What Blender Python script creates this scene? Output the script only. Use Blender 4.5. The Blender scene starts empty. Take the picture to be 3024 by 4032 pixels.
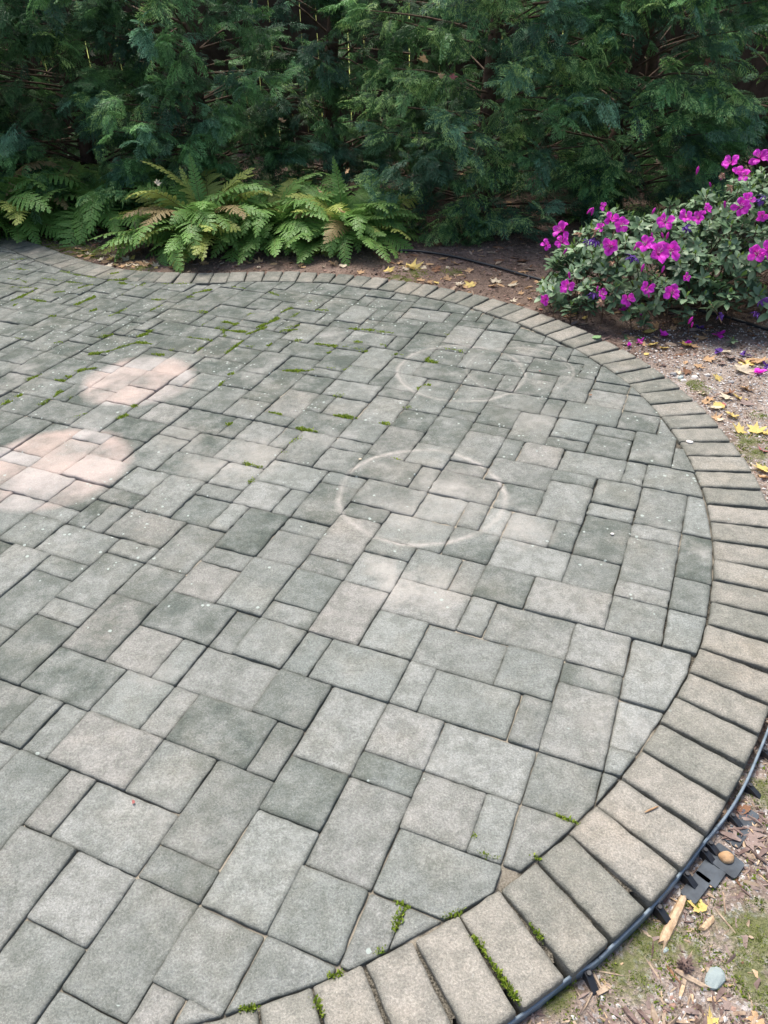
import bpy, math, random
import numpy as np
from mathutils import Vector, Matrix, noise as mnoise
R = math.radians
S = bpy.context.scene
COL = S.collection
random.seed(7)

# ---------------------------------------------------------------- camera, world, sun, exposure
CR = np.array([[0.99970454, -0.01424347, -0.01969652], [-0.02430698, -0.58580973, -0.81008403], [0.0, 0.81032344, -0.58598286]])
CAMH = 1.5209
FPX = 3035.0
cam = bpy.data.objects.new('camera', bpy.data.cameras.new('camera'))
COL.objects.link(cam)
cam.data.sensor_fit = 'VERTICAL'; cam.data.sensor_height = 36.0
cam.data.lens = 36.0 * FPX / 4032.0
cam.data.clip_start = 0.05; cam.data.clip_end = 400
rt, dn, fw = CR
mw = Matrix(((rt[0], -dn[0], -fw[0], 0), (rt[1], -dn[1], -fw[1], 0), (rt[2], -dn[2], -fw[2], CAMH), (0, 0, 0, 1)))
cam.matrix_world = mw
S.camera = cam

SUN_EL, SUN_AZ = 67.0, -24.0        # degrees; azimuth measured from +Y towards +X
world = bpy.data.worlds.new('World'); S.world = world; world.use_nodes = True
wn = world.node_tree; bg = wn.nodes['Background']
sky = wn.nodes.new('ShaderNodeTexSky'); sky.sky_type = 'NISHITA'; sky.sun_disc = False
sky.sun_elevation = R(SUN_EL); sky.sun_rotation = R(SUN_AZ)
sky.air_density = 1.0; sky.dust_density = 4.0; sky.ozone_density = 1.0
wn.links.new(sky.outputs[0], bg.inputs[0]); bg.inputs[1].default_value = 0.135
sl = bpy.data.lights.new('sun', 'SUN'); sl.energy = 2.6; sl.angle = R(24); sl.color = (1.0, 0.95, 0.87)
so = bpy.data.objects.new('sun', sl); COL.objects.link(so)
sd = Vector((math.sin(R(SUN_AZ)) * math.cos(R(SUN_EL)), math.cos(R(SUN_AZ)) * math.cos(R(SUN_EL)), math.sin(R(SUN_EL))))
so.rotation_euler = sd.to_track_quat('Z', 'Y').to_euler(); so.location = (0, 3, 8)
S.view_settings.view_transform = 'Standard'; S.view_settings.look = 'None'
S.view_settings.exposure = 0.84; S.view_settings.gamma = 1.0; S.view_settings.use_curve_mapping = False
S.render.engine = 'CYCLES'

# ---------------------------------------------------------------- helpers
def tag(o, label=None, cat=None, group=None, kind=None):
    if label: o['label'] = label
    if cat: o['category'] = cat
    if group: o['group'] = group
    if kind: o['kind'] = kind
    return o
def link(o, parent=None):
    COL.objects.link(o)
    if parent is not None: o.parent = parent
    return o
def empty(name, loc=(0, 0, 0), rz=0.0):
    o = bpy.data.objects.new(name, None); o.empty_display_size = 0.05
    o.location = loc; o.rotation_euler = (0, 0, rz)
    return link(o)
class MB:
    def __init__(s): s.v = []; s.f = []; s.m = []; s.a = []
    def add(s, vs, fs, m=0, a=None):
        n = len(s.v); s.v += [tuple(p) for p in vs]; s.f += [tuple(i + n for i in f) for f in fs]
        s.m += [m] * len(fs); s.a += (a if a is not None else [0.0] * len(vs))
    def mesh(s, name, mats, smooth=True, attr=None):
        me = bpy.data.meshes.new(name); me.from_pydata(s.v, [], s.f)
        for m in mats: me.materials.append(m)
        if len(mats) > 1: me.polygons.foreach_set('material_index', s.m)
        me.polygons.foreach_set('use_smooth', [smooth] * len(s.f))
        if attr:
            at = me.attributes.new(attr, 'FLOAT', 'POINT'); at.data.foreach_set('value', s.a)
        me.update(); return me
    def build(s, name, mats, parent=None, smooth=True, attr=None):
        if not isinstance(mats, (list, tuple)): mats = [mats]
        return link(bpy.data.objects.new(name, s.mesh(name, mats, smooth, attr)), parent)
def box(mb, c, d, rot=None, m=0):
    vs = [Vector((x * d[0] / 2, y * d[1] / 2, z * d[2] / 2)) for x in (-1, 1) for y in (-1, 1) for z in (-1, 1)]
    if rot is not None: vs = [rot @ v for v in vs]
    vs = [v + Vector(c) for v in vs]
    mb.add(vs, [(0, 1, 3, 2), (4, 6, 7, 5), (0, 4, 5, 1), (2, 3, 7, 6), (0, 2, 6, 4), (1, 5, 7, 3)], m)
def tube(mb, pts, rad, n=8, m=0, cap=True):
    pts = [Vector(p) for p in pts]; rings = []
    for i, p in enumerate(pts):
        t = (pts[min(i + 1, len(pts) - 1)] - pts[max(i - 1, 0)]).normalized()
        u = t.cross(Vector((0, 0, 1)))
        if u.length < 1e-3: u = t.cross(Vector((1, 0, 0)))
        u.normalize(); w = t.cross(u)
        r = rad[i] if isinstance(rad, (list, tuple)) else rad
        rings.append([p + (u * math.cos(a) + w * math.sin(a)) * r for a in [2 * math.pi * k / n for k in range(n)]])
    vs = [v for rg in rings for v in rg]; fs = []
    for i in range(len(pts) - 1):
        for k in range(n):
            a, b = i * n + k, i * n + (k + 1) % n; fs.append((a, b, b + n, a + n))
    if cap: fs += [tuple(range(n))[::-1], tuple((len(pts) - 1) * n + k for k in range(n))]
    mb.add(vs, fs, m)
def smooth_path(P, k=6):
    P = [np.array(p, float) for p in P]; out = []
    for i in range(len(P) - 1):
        p0 = P[max(i - 1, 0)]; p1 = P[i]; p2 = P[i + 1]; p3 = P[min(i + 2, len(P) - 1)]
        for j in range(k):
            t = j / k
            out.append(0.5 * ((2 * p1) + (-p0 + p2) * t + (2 * p0 - 5 * p1 + 4 * p2 - p3) * t * t + (-p0 + 3 * p1 - 3 * p2 + p3) * t ** 3))
    out.append(P[-1]); return out
def ray(u, v):
    return CR.T @ np.array([(u - 1512) / FPX, (v - 2016) / FPX, 1.0])
def p2w(u, v, z=0.0):                     # where a photograph pixel meets the level z
    d = ray(u, v); t = (z - CAMH) / d[2]
    return (d[0] * t, d[1] * t, z)
def p2y(u, v, Y):                         # where it meets the vertical plane y = Y
    d = ray(u, v); t = Y / d[1]
    return (d[0] * t, Y, CAMH + d[2] * t)

# ---------------------------------------------------------------- materials
def mat(name, rough=0.8, spec=0.3):
    m = bpy.data.materials.new(name); m.use_nodes = True
    nt = m.node_tree; b = nt.nodes['Principled BSDF']
    b.inputs['Roughness'].default_value = rough; b.inputs['Specular IOR Level'].default_value = spec
    return m, nt, b
class N:
    def __init__(s, nt): s.nt = nt
    def n(s, t, **k):
        o = s.nt.nodes.new(t)
        for a, b in k.items(): setattr(o, a, b)
        return o
    def l(s, a, b): s.nt.links.new(a, b)
    def pos(s): return s.n('ShaderNodeNewGeometry').outputs['Position']
    def noise(s, vec, sc, det=4, rough=0.55, out=0):
        o = s.n('ShaderNodeTexNoise'); o.inputs['Scale'].default_value = sc; o.inputs['Detail'].default_value = det
        o.inputs['Roughness'].default_value = rough
        if vec is not None: s.l(vec, o.inputs['Vector'])
        return o.outputs[out]
    def vor(s, vec, sc, feat='F1', out='Distance', rnd=1.0):
        o = s.n('ShaderNodeTexVoronoi', feature=feat); o.inputs['Scale'].default_value = sc
        o.inputs['Randomness'].default_value = rnd; s.l(vec, o.inputs['Vector']); return o.outputs[out]
    def ramp(s, x, stops, interp='LINEAR'):
        o = s.n('ShaderNodeValToRGB'); o.color_ramp.interpolation = interp; e = o.color_ramp.elements
        while len(e) < len(stops): e.new(0.5)
        for i, (p, c) in enumerate(stops):
            e[i].position = p; e[i].color = (c, c, c, 1) if isinstance(c, (int, float)) else (*c, 1)
        s.l(x, o.inputs[0]); return o.outputs[0]
    def mix(s, f, a, b, mode='MIX'):
        o = s.n('ShaderNodeMix', data_type='RGBA', blend_type=mode)
        for i, x in ((0, f), (6, a), (7, b)):
            if hasattr(x, 'is_output'): s.l(x, o.inputs[i])
            elif isinstance(x, (int, float)): o.inputs[i].default_value = x if i == 0 else (x, x, x, 1)
            else: o.inputs[i].default_value = (*x, 1)
        return o.outputs[2]
    def m(s, op, a, b=None, c=None, clamp=False):
        o = s.n('ShaderNodeMath', operation=op); o.use_clamp = clamp
        for i, x in enumerate((a, b, c)):
            if x is None: continue
            if hasattr(x, 'is_output'): s.l(x, o.inputs[i])
            else: o.inputs[i].default_value = x
        return o.outputs[0]
    def bump(s, b, h, st=0.3, d=0.01, nrm=None):
        o = s.n('ShaderNodeBump'); o.inputs['Strength'].default_value = st; o.inputs['Distance'].default_value = d
        s.l(h, o.inputs['Height'])
        if nrm is not None: s.l(nrm, o.inputs['Normal'])
        s.l(o.outputs[0], b.inputs['Normal']); return o.outputs[0]
    def dist(s, pos, c):                   # horizontal distance of a point to a centre
        sx = s.n('ShaderNodeVectorMath', operation='SUBTRACT'); s.l(pos, sx.inputs[0]); sx.inputs[1].default_value = (c[0], c[1], 0)
        sc = s.n('ShaderNodeVectorMath', operation='MULTIPLY'); s.l(sx.outputs[0], sc.inputs[0]); sc.inputs[1].default_value = (1, 1, 0)
        ln = s.n('ShaderNodeVectorMath', operation='LENGTH'); s.l(sc.outputs[0], ln.inputs[0]); return ln.outputs[1]

def W2(u, v): return p2w(u, v, 0)[:2]
# pot marks on the pavers: (centre pixel, half width in pixels) -> centre, radius in metres
def mark(u, v, hw):
    a = p2w(u - hw, v, 0); b = p2w(u + hw, v, 0); return ((a[0] + b[0]) / 2, (a[1] + b[1]) / 2), (b[0] - a[0]) / 2
DISCS = [mark(545, 1498, 232), mark(205, 1835, 318)]
RINGS = [mark(1659, 1945, 325), mark(1815, 1463, 250), mark(2045, 1455, 212)]

SMEARS = ((1555, 2305, .10, .9), (1700, 2320, .12, .5), (2045, 2085, .13, .6), (1490, 2235, .07, .5), (1760, 1950, .16, .45), (1600, 2030, .10, .4), (1010, 1790, .16, .55), (830, 1830, .15, .5), (2090, 1640, .2, .25), (700, 1720, .14, .4))
def paver_mat(name, border=False):
    m, nt, b = mat(name, 0.85, 0.25); g = N(nt); P = g.pos()
    info = g.n('ShaderNodeObjectInfo').outputs['Random']
    at = g.n('ShaderNodeAttribute'); at.attribute_name = 'rim'; rim = at.outputs['Fac']
    if border:
        body = g.ramp(info, [(0, (.33, .31, .275)), (.3, (.365, .338, .298)), (.5, (.30, .295, .262)), (.75, (.345, .32, .28)), (1, (.295, .29, .258))])
    else:
        body = g.ramp(info, [(0, (.33, .33, .31)), (.2, (.35, .345, .325)), (.4, (.30, .305, .285)), (.6, (.34, .328, .308)), (.78, (.275, .285, .268)), (.9, (.36, .335, .31)), (1, (.32, .32, .30))])
    sh = g.n('ShaderNodeVectorMath', operation='MULTIPLY_ADD'); g.l(info, sh.inputs[0]); sh.inputs[1].default_value = (31, 17, 9); g.l(P, sh.inputs[2]); Q = sh.outputs[0]
    info2 = g.n('ShaderNodeTexWhiteNoise', noise_dimensions='1D'); g.l(g.m('MULTIPLY', info, 57.3), info2.inputs['W']); i2 = info2.outputs['Value']
    sep = g.n('ShaderNodeSeparateXYZ'); g.l(P, sep.inputs[0])
    damp = g.m('MULTIPLY_ADD', sep.outputs[1], 0.20, 0.16)
    damp = g.m('SUBTRACT', damp, g.m('MULTIPLY', sep.outputs[0], 0.08))
    damp = g.m('ADD', damp, g.m('MULTIPLY', g.m('SUBTRACT', i2, .5), .95))
    damp = g.m('MULTIPLY', damp, 0.6 if border else 1.0, clamp=True)
    alg = g.ramp(g.noise(Q, 9, 7, .72), [(.38, 0.0), (.60, 1.0)])
    dfac = g.m('MULTIPLY', g.m('MULTIPLY_ADD', alg, 0.75, 0.28), damp, clamp=True)
    col = g.mix(dfac, body, g.mix(g.noise(P, 5, 2), (.078, .098, .085), (.105, .115, .100)))
    gr = g.ramp(g.noise(Q, 22, 7, .8), [(.44, 0.0), (.58, 1.0)])
    col = g.mix(g.m('MULTIPLY', gr, 0.38 if border else .45), col, (.115, .122, .102))
    wm = g.ramp(g.noise(P, 3.3, 4, .6), [(.5, 0.0), (.68, .45)])
    col = g.mix(wm, col, g.mix(1.0, col, (1.10, 1.01, .92), 'MULTIPLY'))
    # aggregate speckle
    sp = g.noise(P, 230, 3, .85)
    col = g.mix(0.75, col, g.mix(1.0, col, g.ramp(sp, [(.30, .50), (.5, 1.0), (.68, 1.55)]), 'MULTIPLY'))
    vs = g.vor(P, 210)
    col = g.mix(g.m('MULTIPLY', g.ramp(vs, [(.10, 1.0), (.2, 0.0)]), g.ramp(g.noise(P, 60, 1), [(.5, 0.0), (.6, .65)])), col, (.55, .54, .50))
    col = g.mix(1.0, col, (.90, .90, .88) if border else (.845, .875, .865), 'MULTIPLY')
    # rims darkened unevenly by noise
    rn = g.m('MULTIPLY', rim, g.ramp(g.noise(P, 25, 3), [(.3, .25), (.7, .95)]))
    col = g.mix(g.m('MULTIPLY', rn, 0.8), col, (.075, .080, .066))
    if not border:
        wob = g.m('MULTIPLY', g.m('SUBTRACT', g.noise(P, 6, 6, .7), 0.5), 0.13)
        clean = None
        for c, r in DISCS:
            d = g.m('ADD', g.dist(P, c), wob)
            f = g.m('MULTIPLY', g.m('SUBTRACT', r, d), 22.0, clamp=True)
            clean = f if clean is None else g.m('MAXIMUM', clean, f)
        pink = g.ramp(info, [(0, (.47, .375, .33)), (.35, (.50, .39, .335)), (.6, (.49, .455, .43)), (1, (.49, .405, .36))])
        pink = g.mix(.5, pink, g.mix(1.0, pink, g.ramp(sp, [(.3, .8), (.7, 1.25)]), 'MULTIPLY'))
        fade = g.ramp(g.noise(P, 6, 4), [(.35, .25), (.62, .80)])
        col = g.mix(g.m('MULTIPLY', clean, fade), col, pink)
        ring = None
        for i, (c, r) in enumerate(RINGS):
            d = g.m('ADD', g.dist(P, c), g.m('MULTIPLY', wob, .35))
            f = g.m('SUBTRACT', 1.0, g.m('MULTIPLY', g.m('ABSOLUTE', g.m('SUBTRACT', d, r)), (55, 60, 70)[i]), clamp=True)
            f = g.m('MULTIPLY', f, (.9, .6, .35)[i])
            d2 = g.m('SUBTRACT', 1.0, g.m('MULTIPLY', g.m('ABSOLUTE', g.m('SUBTRACT', d, r * .93)), 110.0), clamp=True)
            f = g.m('MAXIMUM', f, g.m('MULTIPLY', d2, .25))
            inner = g.m('MULTIPLY', g.m('MULTIPLY', g.m('SUBTRACT', r, d), 12.0, clamp=True), (.22, .10, .08)[i])
            f = g.m('MAXIMUM', f, inner)
            ring = f if ring is None else g.m('MAXIMUM', ring, f)
        ring = g.m('MULTIPLY', ring, g.ramp(g.noise(P, 5, 3), [(.36, .30), (.56, 1.0)]))
        ring = g.m('MULTIPLY', ring, g.ramp(g.noise(P, 55, 4, .8), [(.34, .45), (.54, 1.0)]))
        col = g.mix(ring, col, (.44, .41, .37))
        for (u_, v_, r_, k_) in SMEARS:
            c_ = W2(u_, v_); d_ = g.m('ADD', g.dist(P, c_), g.m('MULTIPLY', g.m('SUBTRACT', g.noise(P, 9, 6, .75), .5), r_ * 2.4))
            col = g.mix(g.m('MULTIPLY', g.m('SUBTRACT', 1.0, g.m('DIVIDE', d_, r_), clamp=True), k_), col, (.42, .395, .355))
        # pale scuffs
        sc = g.ramp(g.noise(P, 2.6, 5, .7), [(.56, 0.0), (.72, .4)])
        col = g.mix(sc, col, (.40, .385, .355))
    # lichen dots, dense in patches
    q = g.n('ShaderNodeVectorMath', operation='ADD'); g.l(P, q.inputs[0]); g.l(g.noise(P, 60, 1, .5, 1), q.inputs[1])
    dn_ = g.n('ShaderNodeMixRGB') if False else None
    lv = g.vor(P, 62.0); lr = g.vor(P, 62.0, out='Color')
    sr = g.n('ShaderNodeSeparateColor'); g.l(lr, sr.inputs[0])
    rad = g.m('MULTIPLY', g.m('POWER', sr.outputs[0], 3.0), 0.40)
    dot = g.m('MULTIPLY', g.m('SUBTRACT', rad, g.m('ADD', lv, g.m('MULTIPLY', g.m('SUBTRACT', g.noise(P, 130, 1), .5), .25))), 12.0, clamp=True)
    patch = g.ramp(g.noise(P, 1.7, 3, .6), [(.46, 0.0), (.58, 1.0)])
    yz = g.m('MULTIPLY', g.m('SUBTRACT', sep.outputs[1], 1.5), 0.7, clamp=True)
    pres = g.m('LESS_THAN', sr.outputs[1], g.m('MULTIPLY_ADD', g.m('MULTIPLY', patch, yz), .9, .012))
    lf = g.m('MULTIPLY', dot, g.m('MULTIPLY', pres, .35 if border else .85))
    col = g.mix(lf, col, (.40, .45, .41))
    g.l(col, b.inputs['Base Color'])
    h = g.m('ADD', g.m('MULTIPLY', sp, .7), g.m('MULTIPLY', g.noise(P, 45, 4), 1.0))
    n1 = g.bump(b, h, .8, .005)
    g.bump(b, g.noise(Q, 18, 4, .6), .5, .012, n1)
    return m
M_PAVER = paver_mat('weathered_concrete_paver'); M_BORDER = paver_mat('tan_concrete_border_paver', True)

def simple(name, c1, c2, sc=20, rough=.8, spec=.3, bump=0.3, trans=0.0, bd=.004, rnd=0.0):
    m, nt, b = mat(name, rough, spec); g = N(nt)
    tc = g.n('ShaderNodeTexCoord').outputs['Object']
    col = g.mix(g.ramp(g.noise(tc, sc, 4, .6), [(.35, 0.0), (.65, 1.0)]), c1, c2)
    if rnd:
        info = g.n('ShaderNodeObjectInfo').outputs['Random']
        col = g.mix(1.0, col, g.ramp(info, [(0, 1 - rnd), (1, 1 + rnd)]), 'MULTIPLY')
    g.l(col, b.inputs['Base Color'])
    if bump: g.bump(b, g.noise(tc, sc * 3, 4), bump, bd)
    if trans:
        tr = g.n('ShaderNodeBsdfTranslucent'); g.l(col, tr.inputs[0])
        mx = g.n('ShaderNodeMixShader'); mx.inputs[0].default_value = trans
        out = nt.nodes['Material Output']; g.l(b.outputs[0], mx.inputs[1]); g.l(tr.outputs[0], mx.inputs[2]); g.l(mx.outputs[0], out.inputs[0])
    return m
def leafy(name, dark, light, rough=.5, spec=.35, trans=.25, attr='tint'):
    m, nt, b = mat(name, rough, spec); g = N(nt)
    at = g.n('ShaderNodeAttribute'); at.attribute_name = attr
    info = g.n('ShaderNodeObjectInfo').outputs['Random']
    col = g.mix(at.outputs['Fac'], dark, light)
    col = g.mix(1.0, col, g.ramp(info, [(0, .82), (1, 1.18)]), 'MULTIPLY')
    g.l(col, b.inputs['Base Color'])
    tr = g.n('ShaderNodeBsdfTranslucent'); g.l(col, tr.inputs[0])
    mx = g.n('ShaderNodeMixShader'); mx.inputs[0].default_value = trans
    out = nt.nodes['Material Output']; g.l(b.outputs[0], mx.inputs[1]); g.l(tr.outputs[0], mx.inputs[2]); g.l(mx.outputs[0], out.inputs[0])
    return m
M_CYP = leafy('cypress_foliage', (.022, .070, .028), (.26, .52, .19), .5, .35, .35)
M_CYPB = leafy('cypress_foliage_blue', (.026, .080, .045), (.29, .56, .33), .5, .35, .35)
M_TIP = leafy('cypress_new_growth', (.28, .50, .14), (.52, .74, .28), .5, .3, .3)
M_FERN = leafy('fern_green', (.08, .20, .045), (.27, .47, .12), .5, .35, .35)
M_FERNY = leafy('fern_yellow_green', (.22, .30, .05), (.46, .50, .15), .5, .3, .3)
M_FERNB = leafy('fern_bronze', (.17, .12, .045), (.42, .33, .17), .6, .3, .25)
M_AZ = leafy('azalea_leaf', (.09, .17, .085), (.25, .36, .21), .45, .4, .2)
M_AZN = leafy('azalea_new_leaf', (.13, .23, .05), (.26, .38, .09), .5, .3, .3)
M_PETAL = leafy('magenta_petal', (.62, .015, .46), (.86, .07, .72), .5, .3, .35)
M_BUD = simple('magenta_bud', (.45, .01, .30), (.60, .03, .42), 60, .5, .3, 0)
M_WILT = simple('wilted_purple_petal', (.09, .035, .22), (.16, .07, .33), 60, .7, .2, .3, .2)
M_SPENT = simple('spent_brown_petal', (.26, .13, .08), (.55, .38, .27), 50, .8, .2, .3, .2)
M_STAM = simple('pale_stamen', (.7, .45, .55), (.8, .6, .6), 50, .6, .2, 0)
M_BARK = simple('cypress_bark', (.055, .036, .028), (.15, .10, .075), 14, .9, .15, .8, 0, .01)
M_TWIG = simple('twig_bark', (.07, .045, .032), (.16, .12, .09), 30, .9, .15, .4)
M_FENCE = simple('old_fence_wood', (.042, .030, .022), (.085, .062, .045), 9, .9, .15, .5, 0, .004, .3)
M_RAIL = simple('weathered_plastic', (.11, .15, .19), (.20, .25, .29), 30, .5, .4, .15)
M_BLACK = simple('black_plastic', (.012, .013, .016), (.022, .024, .028), 30, .4, .5, .1)
M_PLATE = simple('grey_plastic_plate', (.025, .032, .04), (.06, .075, .09), 25, .5, .4, .15)
M_LY = simple('yellow_dry_leaf', (.62, .45, .12), (.74, .60, .24), 40, .7, .25, .4, .2, .003, .12)
M_LT = simple('tan_dry_leaf', (.42, .25, .13), (.60, .42, .25), 40, .8, .2, .4, .2, .003, .2)
M_LB = simple('brown_dry_leaf', (.13, .065, .038), (.27, .15, .09), 40, .8, .2, .4, .1, .003, .2)
M_LC = simple('cream_dry_leaf', (.60, .50, .36), (.74, .66, .50), 40, .8, .2, .4, .2, .003, .12)
M_LR = simple('red_dry_leaf', (.38, .10, .085), (.50, .22, .20), 40, .8, .2, .4, .1, .003, .15)
M_LP = simple('greyish_pink_leaf', (.20, .145, .125), (.32, .25, .22), 40, .8, .2, .4, .1, .003, .15)
M_LG = simple('fresh_green_leaf', (.16, .30, .12), (.24, .40, .18), 40, .5, .3, .2, .2)
M_WOOD = simple('split_wood_chip', (.36, .24, .14), (.56, .42, .28), 60, .85, .2, .6, 0, .003)
M_STICK = simple('grey_stick', (.24, .17, .12), (.42, .33, .24), 60, .85, .2, .5, 0, .003)
M_BARKCHIP = simple('bark_chip', (.10, .065, .055), (.22, .16, .14), 50, .9, .15, .6, 0, .003)
M_ROCK = simple('pale_green_rock', (.27, .33, .32), (.46, .53, .52), 45, .8, .3, .6, 0, .004)
M_MOSS = leafy('joint_moss', (.12, .20, .02), (.38, .46, .07), .8, .1, .2)
M_MOSSD = leafy('soil_moss', (.09, .14, .02), (.22, .28, .05), .85, .1, .2)
M_LAWN = simple('sunlit_lawn', (.20, .24, .04), (.30, .33, .07), 20, .8, .2, .3)

def joint_mat():
    m, nt, b = mat('joint_sand', .95, .1); g = N(nt); P = g.pos()
    at = g.n('ShaderNodeAttribute'); at.attribute_name = 'fill'
    col = g.mix(g.m('ADD', at.outputs['Fac'], g.m('MULTIPLY', g.m('SUBTRACT', g.noise(P, 40, 3), .5), .8), clamp=True), (.035, .032, .026), (.27, .24, .19))
    col = g.mix(g.ramp(g.noise(P, 300, 2), [(.4, 0.0), (.7, .5)]), col, (.36, .33, .27))
    g.l(col, b.inputs['Base Color']); g.bump(b, g.noise(P, 250, 3), .6, .004); return m
M_JOINT = joint_mat()
def soil_mat():
    m, nt, b = mat('garden_soil', .95, .12); g = N(nt); P = g.pos()
    br = g.mix(g.ramp(g.noise(P, 7, 5, .65), [(.35, 0.0), (.65, 1.0)]), (.15, .105, .082), (.29, .215, .175))
    br = g.mix(g.ramp(g.noise(P, 1.3, 3), [(.4, 0.0), (.6, .5)]), br, (.14, .10, .08))
    sa = g.mix(g.ramp(g.noise(P, 9, 5, .7), [(.35, 0.0), (.65, 1.0)]), (.22, .17, .135), (.38, .32, .275))
    vp = g.vor(P, 130, out='Color'); sv = g.n('ShaderNodeSeparateColor'); g.l(vp, sv.inputs[0])
    sa = g.mix(g.m('MULTIPLY', g.m('GREATER_THAN', sv.outputs[0], .72), .7), sa, g.mix(sv.outputs[1], (.50, .48, .47), (.30, .24, .20)))
    at = g.n('ShaderNodeAttribute'); at.attribute_name = 'sand'
    f = g.m('ADD', at.outputs['Fac'], g.m('MULTIPLY', g.m('SUBTRACT', g.noise(P, 6, 4), .5), .7), clamp=True)
    col = g.mix(f, br, sa)
    sp = g.noise(P, 120, 4, .75)
    col = g.mix(.85, col, g.mix(1.0, col, g.ramp(sp, [(.3, .38), (.5, .95), (.7, 1.65)]), 'MULTIPLY'))
    am = g.n('ShaderNodeAttribute'); am.attribute_name = 'moss'
    mf = g.m('MULTIPLY', g.m('SUBTRACT', g.m('ADD', am.outputs['Fac'], g.m('MULTIPLY', g.m('SUBTRACT', g.noise(P, 26, 6, .8), .5), 2.2)), .55), 2.5, clamp=True)
    mc = g.mix(g.noise(P, 60, 3), (.05, .075, .015), (.17, .20, .05))
    col = g.mix(g.m('MULTIPLY', mf, .75), col, mc)
    g.l(col, b.inputs['Base Color'])
    n1 = g.bump(b, sp, .8, .006); g.bump(b, g.noise(P, 30, 5, .7), .7, .015, n1); return m
M_SOIL = soil_mat()
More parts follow.
